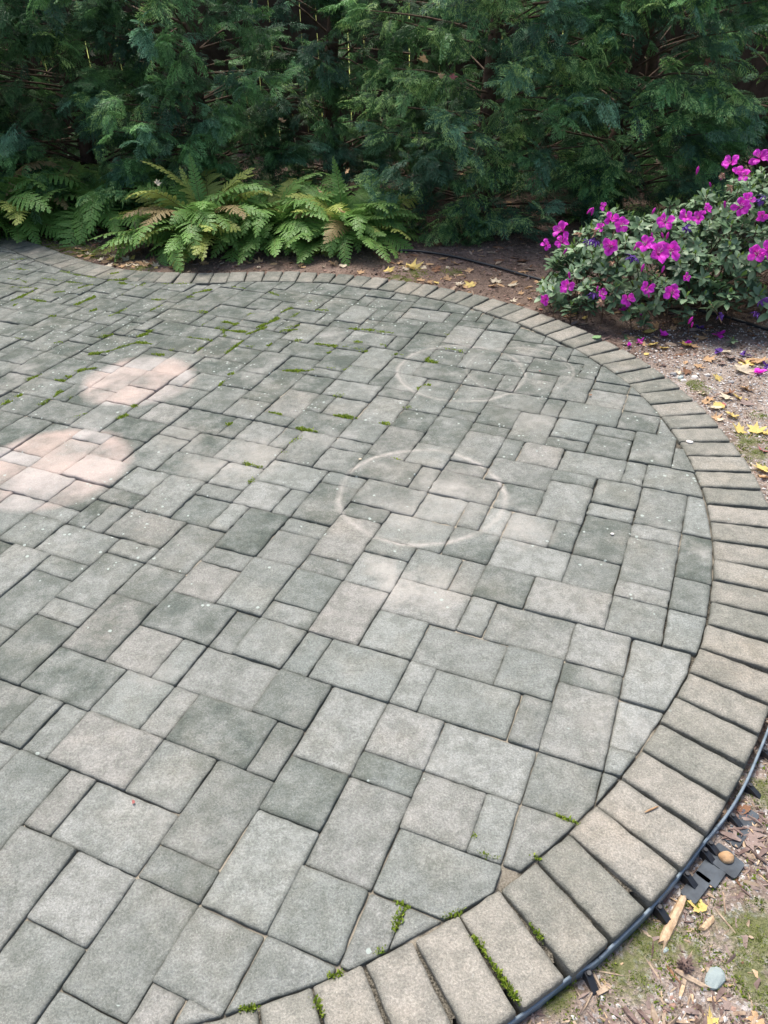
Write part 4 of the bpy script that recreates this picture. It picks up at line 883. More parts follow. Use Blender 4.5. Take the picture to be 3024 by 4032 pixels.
for (u, v, k) in ((2305, 945, 0), (2325, 940, 0), (2340, 950, 0), (2480, 1010, 0), (2495, 1012, 0), (2700, 900, 0), (2690, 890, 0), (2985, 790, 0), (2998, 772, 0), (2835, 1235, 0), (2968, 1230, 0), (2992, 1178, 0), (2330, 1155, 0), (2275, 918, 1), (2340, 912, 1), (2405, 1032, 1), (2868, 735, 1), (2285, 1147, 1), (2362, 1188, 1), (2835, 690, 1)):
    p = hit(u, v) + np.array([0, -.025, .005]); f = link(bpy.data.objects.new('wilted_flower', ra.choice(WB if k else WP)), azal); f.location = p - L0
    f.rotation_euler = (ra.gauss(0, .5), ra.gauss(0, .5), ra.random() * 6); f.scale = (ra.uniform(.9, 1.4),) * 3
cnt = 0; tries = 0; WHP = []; used = []
while cnt < 298 and tries < 40000:
    tries += 1
    x = ra.uniform(.86, 2.65); y = ra.uniform(3.42, 4.5); h = az_h(x, y)
    if h < .06: continue
    q = ra.random(); z = h * (1 - .42 * q ** 1.4) if ra.random() < .7 else ra.uniform(.06, 1) * h
    if z > .05 and z < .12 and ra.random() < .4: continue
    if y > 4.25 and ra.random() < .6: continue
    pt = np.array([x, y, z])
    if any(np.linalg.norm(pt - w_) < .050 for w_ in used): continue
    used.append(pt); WHP.append(pt)
    o = link(bpy.data.objects.new('leaf_whorl', ra.choice(WH)), azal); o.location = pt - L0
    d = outdir(pt) * .75 + np.array([ra.gauss(0, .3), ra.gauss(-.15, .3), .55]); o.rotation_mode = 'QUATERNION'
    o.rotation_quaternion = quat_z(d) @ Matrix.Rotation(ra.random() * 6, 3, 'Z').to_quaternion(); o.scale = (ra.uniform(1.35, 1.95),) * 3
    cnt += 1
# inner foliage: whorls past the first three hundred, joined
inn = MB(); whm = [whorl(k + 40) for k in range(3)]
srcs = []
for m_ in whm:
    srcs.append(([v.co.copy() for v in m_.vertices], [tuple(p.vertices) for p in m_.polygons], [p.material_index for p in m_.polygons]))
for k in range(600):
    x = ra.uniform(.9, 2.65); y = ra.uniform(3.5, 4.45); h = az_h(x, y)
    if h < .1: continue
    z = h * ra.uniform(.35, .95); vs, fs, ms = ra.choice(srcs)
    M = Matrix.Translation(np.array([x, y, z]) - L0) @ Matrix.Rotation(ra.random() * 6, 4, 'Z') @ Matrix.Rotation(ra.gauss(0, .5), 4, 'X') @ Matrix.Scale(ra.uniform(1.3, 1.8), 4)
    n0 = len(inn.v); inn.v += [tuple(M @ v) for v in vs]; inn.f += [tuple(i + n0 for i in f) for f in fs]; inn.m += ms; inn.a += [ra.uniform(0, .7)] * len(vs)
tag(inn.build('inner_foliage', [M_AZ, M_AZN, M_ST], azal, True, 'tint'), kind='stuff')
stm = MB()
for k in range(46):
    t = ra.choice(WHP) - L0; b = np.array([ra.gauss(-.1, .12), ra.gauss(0, .06), -.02])
    tube(stm, smooth_path([b, (b + t) / 2 + np.array([0, 0, -.06]), t - np.array([0, 0, .05])], 3), [.009, .008, .007, .0055, .004, .003, .002], 5, cap=False)
stm.build('stems', M_ST, azal)

# ---------------------------------------------------------------- hose, plastic edging
hp = [p2w(u, v, -.018) for u, v in ((1480, 975), (1560, 985), (1640, 988), (1720, 998), (1800, 1012), (1880, 1032), (1960, 1052), (2060, 1082), (2200, 1118), (2400, 1160), (2650, 1200), (2850, 1245), (3040, 1300), (3250, 1345))]
mb = MB(); tube(mb, smooth_path(hp, 4), .0085, 8)
tag(mb.build('garden_hose', M_BLACK), 'black irrigation hose lying on the soil in front of the hedge', 'hose')

edge = empty('paver_edging', (0, 0, 0)); tag(edge, 'blue grey plastic paver edging strip along the near curved border', 'edging')
rp = [(1560, 4330), (1780, 4180), (2001, 4032), (2124, 3945), (2249, 3843), (2341, 3790), (2417, 3718), (2558, 3580), (2666, 3455), (2783, 3305), (2870, 3197), (2938, 3080), (2990, 2960), (3024, 2875), (3075, 2740), (3110, 2600), (3128, 2450), (3122, 2300), (3090, 2150), (3050, 2010)]
RZ = -.022
rw = smooth_path([p2w(u, v, RZ) for u, v in rp], 5)
cuts = [0, 26, 47, 66, len(rw) - 1]
def strip(pts, name):
    mb = MB(); n = len(pts); pr = [(-.0032, 0), (-.002, .0022), (.002, .0022), (.0032, 0), (.0028, -.034), (-.0028, -.034)]
    vs = []
    for i, p in enumerate(pts):
        t = np.array(pts[min(i + 1, n - 1)]) - np.array(pts[max(i - 1, 0)]); t /= np.linalg.norm(t); nr = np.array([t[1], -t[0], 0])
        for a, z in pr: vs.append(tuple(np.array(p) + nr * a + np.array([0, 0, z])))
    fs = [(i * 6 + k, i * 6 + (k + 1) % 6, i * 6 + 6 + (k + 1) % 6, i * 6 + 6 + k) for i in range(n - 1) for k in range(6)] + [tuple(range(6))[::-1], tuple((n - 1) * 6 + k for k in range(6))]
    mb.add(vs, fs); return mb.build(name, M_RAIL, edge)
for a, b in zip(cuts[:-1], cuts[1:]):
    seg_ = [np.array(p) for p in rw[a:b + 1]]
    if a: seg_[0] = seg_[0] + (seg_[1] - seg_[0]) * .10
    strip(seg_, 'rail')
rwa = np.array(rw)
def brace(u, v, plate=0.0, w=.014):
    p = np.array(p2w(u, v, -.03)); i = int(np.argmin(np.linalg.norm(rwa - p, axis=1))); i = min(max(i, 1), len(rwa) - 2)
    t = rwa[i + 1] - rwa[i - 1]; t /= np.linalg.norm(t); nr = np.array([t[1], -t[0], 0]); b = rwa[i] + nr * .004
    if (b - np.array([-.6, 1.8, 0])) @ nr < 0: nr = -nr
    mb = MB(); q = lambda s_, o_, z: tuple(b + t * s_ * w + nr * o_ + np.array([0, 0, z - RZ * 0]))
    vs = [q(-.5, 0, -.002), q(.5, 0, -.002), q(.5, .008, -.004), q(-.5, .008, -.004), q(-.5, .034, -.022), q(.5, .034, -.022), q(-.5, 0, -.03), q(.5, 0, -.03), q(-.5, .034, -.03), q(.5, .034, -.03)]
    mb.add(vs, [(0, 1, 2, 3), (3, 2, 5, 4), (0, 3, 4, 8, 6), (1, 7, 9, 5, 2), (4, 5, 9, 8)])
    tube(mb, [q(0, .006, -.012), q(0, .006, .001)], .0045, 8)
    mb.build('brace', M_BLACK, edge, False)
    if plate:
        mb = MB(); c = b + nr * .030; M = Matrix(((t[0], nr[0], 0, c[0]), (t[1], nr[1], 0, c[1]), (0, 0, 1, -.0455), (0, 0, 0, 1)))
        L2, W2_ = plate / 2, .017
        o2 = outline([np.array(v_) for v_ in ((-L2, -W2_), (L2, -W2_), (L2, W2_), (-L2, W2_))], .05, .006, 0)
        n = len(o2); mb.add([M @ Vector((a_[0], a_[1], .0)) for a_ in o2] + [M @ Vector((a_[0], a_[1], .0035)) for a_ in o2],
                            [tuple(range(n, 2 * n))] + [(k, (k + 1) % n, n + (k + 1) % n, n + k) for k in range(n)])
        mb.build('base_plate', M_PLATE, edge, False)
for u, v, pl in ((2890, 3225, .11), (2802, 3325, 0), (2782, 3372, .10), (2722, 3458, .07), (2606, 3575, 0), (2322, 3832, 0), (2960, 3095, 0), (3018, 2968, 0), (3085, 2700, 0), (3110, 2500, 0)): brace(u, v, pl)
# one loose plate lying further out
mb = MB(); c = p2w(2868, 3398, -.04)
M = Matrix.Translation((c[0], c[1], -.044)) @ Matrix.Rotation(.75, 4, 'Z')
o2 = outline([np.array(v_) for v_ in ((-.024, -.026), (.024, -.026), (.024, .026), (-.024, .026))], .05, .007, 0); n = len(o2)
mb.add([M @ Vector((a_[0], a_[1], .0)) for a_ in o2] + [M @ Vector((a_[0], a_[1], .004)) for a_ in o2], [tuple(range(n, 2 * n))] + [(k, (k + 1) % n, n + (k + 1) % n, n + k) for k in range(n)])
box(mb, M @ Vector((-.045, 0, .002)), (.05, .014, .003), Matrix.Rotation(.75, 3, 'Z'))
mb.build('base_plate', M_PLATE, edge, False)
# small black fitting in the gap of the strip
# ---------------------------------------------------------------- fallen leaves, each one its own thing
def leaf_mesh(r, kind, mats):
    mb = MB(); pts = []
    if kind == 'maple':
        tips = [(-140, .42), (-100, .62), (-72, .38), (-45, .92), (-22, .46), (0, 1.05), (22, .46), (45, .92), (72, .38), (100, .62), (140, .42), (180, .12)]
    elif kind == 'star':
        tips = []
        for k in range(7):
            a = -126 + 42 * k; tips += [(a, .62 + .4 * math.cos(R(a) * .75)), (a + 21, .17)]
        tips[-1] = (180, .08)
    else:
        tips = [(a, math.cos(R(abs(a) * .5)) ** 1.2 * (.95 if abs(a) < 20 else .52 + .3 * math.cos(R(a)) if abs(a) < 90 else .42)) for a in range(-160, 180, 24)]
    tips = [(a + r.gauss(0, 4), l * r.uniform(.85, 1.12)) for a, l in tips]
    t2 = []
    for i, (a, l) in enumerate(tips):
        a1, l1 = tips[(i + 1) % len(tips)]; a1 = a1 if a1 > a else a1 + 360
        t2 += [(a, l), ((a * .62 + a1 * .38), (l * .6 + l1 * .4) * (.88 if l > l1 else .96) * r.uniform(.95, 1.05)), ((a * .3 + a1 * .7), (l * .3 + l1 * .7) * (.98 if l > l1 else .88))]
    tips = t2; n = len(tips)
    c1, c2 = r.uniform(.1, 1.0) * (1 if kind != 'star' else .3), r.uniform(-.6, .9); ca = r.random() * 3.14
    cup = r.uniform(.15, .7)
    def zf(x, y):
        u_ = x * math.cos(ca) + y * math.sin(ca)
        return cup * (x * x + y * y) * .35 + c1 * u_ * u_ * .5 + .10 * math.sin(7 * x + c2 * 4) * y + .07 * math.sin(9 * y + 3 * c2) + r.gauss(0, .012)
    rings = [[(0.0, 0.0)]]
    for f in (.33, .68, 1.0):
        ring = []
        for i, (a, l) in enumerate(tips):
            l2 = l if f == 1 else l * .5 + .5 * .55 if f < .5 else l * .8 + .2 * .45
            ring.append((math.cos(R(a)) * l2 * f, math.sin(R(a)) * l2 * f))
        rings.append(ring)
    vs = [(x, y, zf(x, y)) for rg_ in rings for x, y in rg_]
    zmin = min(v[2] for v in vs); vs = [(x - .2, y, z - zmin) for x, y, z in vs]
    fs = [(0, 1 + i, 1 + (i + 1) % n) for i in range(n)]
    for k in range(2):
        for i in range(n):
            a, b = 1 + k * n + i, 1 + k * n + (i + 1) % n; fs.append((a, a + n, b + n, b))
    mb.add(vs, fs)
    if r.random() < .8:
        a = R(180 + r.gauss(0, 12)); L = r.uniform(.5, 1.3)
        z0 = vs[0][2]
        tube(mb, [(-.2, 0, z0), (-.2 + math.cos(a) * L * .5, math.sin(a) * L * .5 + .05, z0 * .5 + .05), (-.2 + math.cos(a) * L, math.sin(a) * L, .02)], .016, 4, 0, False)
    return mb.mesh('leaf_mesh', mats)
rl = random.Random(41)
LM = {'y': (M_LY, 'yellow'), 't': (M_LT, 'tan'), 'b': (M_LB, 'dark brown'), 'c': (M_LC, 'cream coloured'), 'r': (M_LR, 'red'), 'p': (M_LP, 'greyish pink'), 'g': (M_LG, 'green')}
def zone(u, v):
    if v > 3000: return None
    if u < 320 and v < 960: return 'on soil in front of the leftmost fern'
    if u < 385 and v < 1025: return 'on moss along the far left border'
    if u < 700 and v < 1000: return 'on bare soil below the dark fern'
    if u < 660: return 'in the dry heap beside the far left border'
    if u < 1100: return 'at the foot of the largest fern'
    if u < 1450: return 'between border and the yellowed fern'
    if u < 1700 and v > 1000: return 'at the border below the hose start'
    if v < 1010: return 'on shaded soil behind the hose'
    if u < 1950: return 'between black hose and border'
    if u < 2350: return 'near the left tip of the azalea'
    if v < 1440: return 'under the front of the azalea'
    if u < 2880 and v < 1600: return 'on gravel touching the curved border'
    return 'on gravel at the right edge'
leaves = '''165,928,34,y,o 145,970,24,c,m 238,927,32,t,o 214,921,26,t,m 30,905,20,c,o 50,911,24,c,o 406,904,30,y,m 416,883,26,t,m 376,913,26,c,m 389,932,30,c,o 372,888,22,t,o 543,927,34,t,m 440,962,34,t,m 497,957,30,t,o 375,968,38,b,m 330,952,26,t,o
310,984,40,t,m 335,990,44,y,m 350,1003,40,c,m 362,1012,36,y,m 318,1010,38,t,m 408,989,40,t,m 300,1000,30,b,m 340,1022,34,t,o 430,1008,26,t,o
398,1026,36,c,m 412,1034,40,t,m 436,1022,38,y,m 452,1012,40,c,m 468,1030,42,t,m 480,1018,36,b,m 494,1024,44,c,m 508,1036,38,t,m 455,1044,34,t,m 430,1048,34,c,m 520,1020,40,y,o 505,1010,34,t,m 540,1044,34,c,m 558,1040,36,t,m 576,1034,38,c,m 590,1042,40,t,m 600,1030,34,b,m 615,1046,34,c,m 528,1052,30,t,m 548,1056,30,c,m 572,1050,32,t,m 480,1050,34,t,m 500,1046,30,c,m 614,1056,26,y,m
680,1057,36,t,m 803,1040,46,t,m 755,1032,36,b,m 690,1010,44,b,m 870,1040,24,c,o 975,1036,36,t,m 1018,1032,44,t,m 1020,1052,22,c,o
1186,1048,34,t,m 1197,1054,30,t,o 1316,1042,52,t,m 1350,1052,46,c,o 1372,1036,26,b,m 1275,1055,18,c,o 1420,1074,38,t,m 1150,1035,26,t,o 1095,1018,24,b,m
1531,1068,54,y,m 1602,1058,40,c,m 1626,1056,66,y,m 1571,1036,44,t,m 1505,1020,44,b,m 1668,1052,34,c,m 1656,1104,36,t,m 1713,1068,44,b,m 1762,1058,30,c,o 1722,965,44,b,m 1680,960,26,t,o 1795,932,50,b,m 1660,905,22,c,o 1560,1002,34,b,m 1480,1005,30,b,m
1690,1112,36,t,m 1720,1112,38,y,m 1763,1100,36,t,m 1795,1040,40,t,m 1748,1018,42,t,m 1718,1060,46,b,m 1847,1068,44,t,m 1805,1122,36,c,m 1850,1126,48,y,m 1868,1120,30,t,m 1830,1132,34,t,m 1953,1110,60,c,m 1940,1130,40,t,m 2016,1128,46,c,m 2080,1132,30,t,o 2111,1112,36,t,o 2050,1160,28,t,m 2085,1183,30,t,m
2175,1128,54,c,m 2160,1195,36,t,m 2240,1248,50,t,m 2255,1232,42,y,m 2300,1260,34,y,o 2130,1222,26,r,o 2020,1185,30,c,m
2551,1313,52,y,m 2510,1300,36,t,m 2590,1290,50,t,m 2564,1361,58,y,o 2613,1374,44,y,m 2700,1366,56,y,m 2730,1370,44,t,m 2754,1332,60,t,m 2531,1360,40,t,m 2541,1393,26,y,o 2650,1300,34,t,m 2480,1335,34,t,m 2660,1270,36,t,o 2790,1290,44,b,m 2620,1330,30,b,m
2754,1440,50,t,m 2793,1416,52,t,m 2842,1430,48,p,m 2875,1411,60,p,m 2852,1387,42,c,o 2924,1456,88,c,m 2940,1430,66,y,m 2987,1425,84,t,m 2826,1482,46,y,m 2705,1462,46,b,m 2672,1463,40,c,m 2960,1330,40,b,m
2937,1528,74,t,m 2868,1540,70,b,m 2858,1562,60,c,m 2918,1564,58,y,m 2940,1582,70,p,m 2767,1547,52,c,m 2793,1567,40,t,m 2780,1580,40,t,m 2813,1605,52,c,m 2836,1600,64,y,o 2849,1588,34,r,o 2805,1555,34,p,m 2884,1636,62,y,m 2822,1640,44,t,m 2838,1652,34,c,m 2911,1690,66,y,m 2977,1690,76,y,m 3018,1700,60,y,m 3008,1768,52,r,m 3000,1835,66,y,m 3016,1862,56,t,m 2700,1430,24,t,o'''
seen = {}
made = []
for ent in leaves.split():
    u, v, s, m_, k = ent.split(','); u, v, s = float(u), float(v), float(s)
    x, y, _ = p2w(u, v, -.028); depth = y * .81 + .89
    size = s / FPX * depth * .78
    me_ = leaf_mesh(rl, {'m': 'maple', 'o': 'oval'}[k], [LM[m_][0]])
    o = link(bpy.data.objects.new('fallen_leaf', me_)); o.location = (x, y, gz(x, y) + .001 + rl.random() * .005)
    o.scale = (size, size * rl.uniform(.75, 1), size * rl.uniform(.5, 1.0)); o.rotation_euler = (rl.gauss(0, .18), rl.gauss(0, .18), rl.random() * 6.28)
    lab = '%s %s leaf %s' % ('lobed' if k == 'm' else 'narrow', LM[m_][1], zone(u, v))
    lab = ('large ' if s > 56 else '') + lab
    made.append((u, o, lab)); seen.setdefault(lab, []).append(u)
NTH = ['leftmost', 'second from left', 'third from left', 'fourth from left', 'fifth from left', 'sixth from left', 'seventh from left', 'eighth from left', 'ninth from left']
for u, o, lab in made:
    us = sorted(seen[lab])
    if len(us) > 1 and 'heap' not in lab: lab2 = lab + ', ' + NTH[min(us.index(u), 8)]; us[us.index(u)] = -1
    else: lab2 = lab
    tag(o, lab2, 'leaf', ('dry leaves in the heap beside the far left border') if 'heap' in lab else 'fallen leaves on the soil')
def one_leaf(u, v, s, m_, kind, label, z=None, rot=None, flat=.6, name='fallen_leaf'):
    zz = -.035 if z is None else z; x, y, _ = p2w(u, v, zz); depth = y * .81 + .89
    o = link(bpy.data.objects.new(name, leaf_mesh(rl, kind, [m_]))); size = s / FPX * depth * .65
    o.location = (x, y, (gz(x, y) + .002) if z is None else z); o.scale = (size, size * .9, size * flat); o.rotation_euler = (rl.gauss(0, .1), rl.gauss(0, .1), rl.random() * 6.28 if rot is None else rot)
    tag(o, label, 'leaf', 'fallen leaves on the soil' if z is None else 'bits lying on the pavers'); return o
one_leaf(2748, 3550, 105, M_LY, 'maple', 'yellow brown spotted leaf with long stem leaning on the large wood chip', rot=1.9, flat=.9)
one_leaf(2965, 3192, 86, M_LR, 'star', 'small red star shaped maple leaf beside the plastic edging', flat=.3)
one_leaf(2955, 3290, 130, M_LP, 'maple', 'large greyish pink maple leaf lying flat near the plastic edging plates', rot=-.8, flat=.3)
one_leaf(2922, 3180, 80, M_LB, 'oval', 'brown oval leaf between the edging strip and the red star leaf')
one_leaf(2924, 3468, 62, M_LB, 'oval', 'dark curled brown leaf on pale gravel at the right edge')
one_leaf(2587, 3640, 66, M_LP, 'oval', 'round dull brown leaf tucked between edging strip and large wood chip', flat=.3)
one_leaf(2395, 3724, 46, M_LB, 'oval', 'small reddish brown leaf caught on the plastic edging strip')
one_leaf(2748, 3468, 44, M_LP, 'oval', 'small dull leaf standing beside the end of the edging plates')
one_leaf(2965, 3790, 76, M_LB, 'oval', 'dark narrow leaf right of the pale green rock')
one_leaf(2875, 3932, 70, M_LP, 'oval', 'dull pinkish leaf below the pale green rock')
one_leaf(2574, 3948, 90, M_LP, 'oval', 'long dark leaf at the bottom, below the mossy patch', rot=1.6)
one_leaf(2808, 4010, 90, M_LY, 'maple', 'yellow leaf cut by the bottom edge, left of two')
one_leaf(2985, 4005, 96, M_LT, 'maple', 'orange tan leaf in the bottom right corner')
one_leaf(2160, 3998, 60, M_LT, 'maple', 'tan broken leaf by the edging strip at the bottom')
one_leaf(3015, 3850, 70, M_LR, 'maple', 'reddish leaf at the right edge above the bottom corner')
one_leaf(2600, 3838, 90, M_LP, 'oval', 'long pale brown leaf left of the spiky seed ball', rot=1.9)
one_leaf(2342, 1331, 52, M_LG, 'oval', 'fresh green leaf lying on the border pavers', z=.003, rot=.1)
one_leaf(526, 3160, 24, M_LR, 'oval', 'small reddish leaf scrap on a paver near the bottom left', z=.003)
one_leaf(2323, 1556, 20, M_LB, 'oval', 'tiny brown leaf on the pavers near the curved border', z=.003)
one_leaf(1419, 1807, 22, M_LC, 'oval', 'tiny pale leaf scrap at the edge of the large ring mark', z=.003)
one_leaf(2126, 1461, 10, M_LR, 'oval', 'tiny orange scrap on the pavers inside the far ring marks', z=.003)
one_leaf(723, 950, 52, M_LT, 'maple', 'orange tan maple leaf caught upright on a frond tip of the largest fern', z=.10, flat=1.0)
# leaves caught in the hedge and ferns
for u, v, Y, s, m_, lab in ((362, 210, 6.0, 26, M_LC, 'pale leaf caught in the second cypress from left'), (505, 118, 6.1, 30, M_LT, 'brown leaf caught high in the left part of the hedge'), (430, 178, 6.0, 28, M_LB, 'brown leaf caught in the cypress just below the highest caught leaf'),
                            (165, 248, 6.1, 28, M_LT, 'orange leaf caught in the leftmost cypress'), (1108, 475, 5.7, 40, M_LT, 'orange tan leaf caught in the cypress above the green fern'), (1665, 235, 5.1, 46, M_LT, 'light tan leaf caught in the bright sprays of the foremost cypress'),
                            (1735, 300, 5.1, 34, M_LT, 'pinkish tan leaf caught lower in the foremost cypress'), (1782, 305, 5.1, 34, M_LR, 'reddish leaf caught beside the pinkish one in the foremost cypress'), (2035, 258, 5.2, 34, M_LC, 'pale leaf caught at the right side of the foremost cypress'),
                            (2405, 258, 5.2, 36, M_LB, 'brown leaf caught in the cypress left of the azalea'), (2788, 245, 5.2, 40, M_LB, 'dark orange leaf caught in the cypress above the azalea'), (2050, 325, 5.2, 28, M_LT, 'small tan leaf caught low in the cypress behind the azalea'),
                            (1255, 752, 4.9, 34, M_LT, 'tan leaf resting on top of the fern nearest the hose'), (1345, 835, 4.85, 48, M_LT, 'orange brown leaf lying across yellowed fronds of the fern nearest the hose'), (1370, 675, 5.0, 32, M_LT, 'small orange leaf at the back of the fern nearest the hose'), (620, 720, 4.9, 34, M_LC, 'pale leaf lying in the largest fern')):
    p = p2y(u, v, Y); o = link(bpy.data.objects.new('caught_leaf', leaf_mesh(rl, 'maple', [m_]))); sz = s / FPX * (Y * .85 + .6) * .6
    o.location = p; o.scale = (sz, sz, sz); o.rotation_euler = (rl.uniform(.3, 1.3), rl.gauss(0, .5), rl.random() * 6); tag(o, lab, 'leaf', 'leaves caught in the plants')
# fallen azalea flowers
for u, v, s, m_, lab in ((2603, 1330, 1.1, 0, 'fresh magenta flower fallen on the soil below the front of the azalea'), (2829, 1331, 1.3, 0, 'largest magenta flower fallen in the shade right of the yellow leaves'), (2521, 1357, .9, 0, 'magenta flower fallen beside a tan leaf near the border corner'),
                         (2479, 1369, .8, 0, 'magenta petal heap touching the border paver edge'), (2987, 1470, 1.3, 0, 'bright magenta flower fallen on gravel at the right edge'), (3018, 1448, 1.1, 1, 'purple fading flower fallen at the right edge behind the bright one'), (2449, 1233, 1.0, 0, 'magenta flower fallen under the left part of the azalea'),
                         (2511, 1249, .8, 0, 'small magenta flower fallen in deep shade under the azalea'), (2934, 1403, .9, 1, 'dark purple wilted flower on the gravelly soil'), (2823, 1390, 1.0, 1, 'purple wilted flower on the soil next to the cream leaf'), (2757, 1298, .9, 1, 'dark purple wilted flower in the shade under the azalea'), (2700, 1360, .7, 0, 'small magenta flower fallen behind the ochre leaf')):
    x, y, _ = p2w(u, v, -.03); mb = MB(); r = random.Random(u)
    for k in range(6):
        M = Matrix.Translation((r.gauss(0, .006), r.gauss(0, .006), .004 + r.random() * .006)) @ Matrix.Rotation(k * 1.1 + r.random(), 4, 'Z') @ Matrix.Rotation(-R(r.uniform(0, 40)), 4, 'Y') @ Matrix.Rotation(r.gauss(0, .4), 4, 'X')
        leaf_verts(mb, M, r.uniform(.018, .032) * s, .018 * s, r.uniform(-.3, .4), r.uniform(.2, .9), 0, .4)
    o = mb.build('fallen_flower', [M_WILT if m_ else M_PETAL], None, True, 'tint'); o.location = (x, y, gz(x, y) + .002); tag(o, lab, 'flower', 'azalea flowers fallen on the soil')

# ---------------------------------------------------------------- wood, sticks, stones
def chunk(name, u0, v0, u1, v1, wpx, m_, label, cat, h=.012, name_mesh=None, taper=.8, grp=None):
    a = np.array(p2w(u0, v0, -.035)); b = np.array(p2w(u1, v1, -.035)); L = np.linalg.norm(b - a); d = (b - a) / L; nr = np.array([-d[1], d[0], 0])
    dep = a[1] * .81 + .89; w = wpx / FPX * dep; r = random.Random(int(u0)); mb = MB(); n = 8; vs = []
    for i in range(n):
        t = i / (n - 1); c = a + d * L * t; ww = w / 2 * (1 - (1 - taper) * t) * (1 if 0 < i < n - 1 else .72); 
        for s_, zz in ((-1, .15), (-.75, .8), (-.1, 1.0), (.6, .85), (1, .2), (.7, -.1), (-.7, -.1)):
            q = nr * s_ * ww * r.uniform(.86, 1.1)
            vs.append(tuple(c + q + d * r.gauss(0, L * .012 + (.004 if i in (0, n - 1) else 0)) + np.array([0, 0, h * zz * r.uniform(.85, 1.1)])))
    fs = [(i * 7 + k, i * 7 + (k + 1) % 7, i * 7 + 7 + (k + 1) % 7, i * 7 + 7 + k) for i in range(n - 1) for k in range(7)] + [tuple(range(7))[::-1], tuple((n - 1) * 7 + k for k in range(7))]
    zoff = gz(a[0], a[1]) + .002; vs = [(x - a[0], y - a[1], z + .035) for x, y, z in vs]
    mb.add(vs, fs); o = mb.build(name, m_, None, False); o.location = (a[0], a[1], zoff); tag(o, label, cat, grp); return o
chunk('wood_chip', 2612, 3702, 2702, 3510, 46, M_WOOD, 'large pale split wood chip lying against the edging strip', 'wood chip', .014)
chunk('wood_chip', 2776, 3640, 2814, 3602, 34, M_WOOD, 'short orange brown wood chip below the yellow stemmed leaf', 'wood chip', .010)
chunk('bark_piece', 2670, 3808, 2798, 3880, 30, M_STICK, 'long curved grey bark piece left of the pale green rock', 'bark', .009)
chunk('bark_piece', 2635, 3790, 2680, 3850, 18, M_LB, 'reddish bark strip under the spiky seed ball', 'bark', .006)
chunk('bark_piece', 2460, 3955, 2520, 4025, 26, M_BARKCHIP, 'dark bark piece at the bottom edge, leftmost of two', 'bark', .009)
chunk('bark_piece', 2520, 3965, 2580, 4030, 22, M_BARKCHIP, 'dark bark piece at the bottom edge, beside the leftmost one', 'bark', .008)
chunk('stick', 2538, 3650, 2590, 3690, 16, M_STICK, 'short split stick between round leaf and large wood chip', 'stick', .006)
chunk('stick', 2334, 3815, 2372, 3886, 12, M_STICK, 'pale pointed stick by the edging strip, right of the mossy patch', 'stick', .006)
chunk('stick', 2306, 3962, 2344, 3880, 9, M_STICK, 'thin pale stick lower left of the pointed stick', 'stick', .004)
chunk('stick', 2345, 3812, 2440, 3830, 9, M_STICK, 'thin stick lying level beside the edging strip', 'stick', .004)
chunk('stick', 2824, 3565, 2900, 3656, 10, M_STICK, 'long thin pale stick on gravel right of the yellow leaf', 'stick', .005)
chunk('stick', 2855, 3515, 2862, 3578, 9, M_STICK, 'short upright lying stick right of the yellow leaf', 'stick', .004)
chunk('stick', 2938, 3840, 2975, 3950, 14, M_STICK, 'broad straw coloured stick right of the pale green rock', 'stick', .005)
chunk('stick', 2560, 3776, 2604, 3842, 12, M_STICK, 'twisted grey stick on the mossy patch', 'stick', .006)
chunk('stick', 2533, 3235, 2577, 3215, 8, M_LT, 'small pinkish twig lying on a border paver', 'stick', .003).location.z = .002
chunk('stick', 2225, 3815, 2246, 3838, 8, M_STICK, 'pale splinter stuck in the joint by the edging strip', 'stick', .003)
def rock(u, v, s, m_, label, seed, flat=.6):
    x, y, _ = p2w(u, v, -.035); r = random.Random(seed); import bmesh
    bm_ = bmesh.new(); bmesh.ops.create_icosphere(bm_, subdivisions=2, radius=1)
    pl = [(Vector((r.gauss(0, 1), r.gauss(0, 1), r.gauss(0, 1))).normalized(), r.uniform(.62, .85)) for _ in range(9)]
    for v_ in bm_.verts:
        for n_, d_ in pl:
            k = v_.co.dot(n_)
            if k > d_: v_.co -= n_ * (k - d_)
        v_.co += Vector((r.gauss(0, .02), r.gauss(0, .02), r.gauss(0, .02)))
    me_ = bpy.data.meshes.new('rock_mesh'); bm_.to_mesh(me_); bm_.free(); me_.materials.append(m_); me_.polygons.foreach_set('use_smooth', [False] * len(me_.polygons))
    o = link(bpy.data.objects.new('rock', me_)); sz = s / FPX * (y * .81 + .89) / 2
    o.scale = (sz * 1.15, sz, sz * flat); o.location = (x, y, gz(x, y) + sz * flat * .45); o.rotation_euler = (0, 0, r.random() * 6); tag(o, label, 'rock', 'loose rocks beside the patio')
rock(2824, 3838, 100, M_ROCK, 'pale green angular rock on the soil at the lower right', 1, .5)
rock(2628, 3722, 34, M_ROCK, 'small pale green rock below the large wood chip', 2, .7)
rock(2680, 1488, 26, M_ROCK, 'pale pebble by the moss beside the border', 3); rock(2690, 1500, 24, M_G1, 'white pebble touching the border paver at the moss', 4); rock(2735, 1484, 26, M_G1, 'white pebble on the moss edge, right of the pale one', 5)
rock(2652, 1476, 30, M_G2, 'grey pebble at the corner of the border paver', 6); rock(2612, 1443, 20, M_BARKCHIP, 'dark round pebble beside the curved border', 7); rock(2708, 1773, 26, M_G1, 'grey white pebble lying in the joint inside the curved border', 8, .4)
rock(2786, 1475, 22, M_G1, 'white pebble on gravel left of the yellow leaf', 9); rock(2880, 1500, 22, M_G2, 'grey pebble on gravel above the brown curled leaf', 10)
rock(2403, 2138, 16, M_G1, 'tiny white stone lying on a brown paver', 11, .4)
for o in bpy.data.objects:
    if o.name.startswith('rock') and ('lying' in o['label']): o.location.z = .003
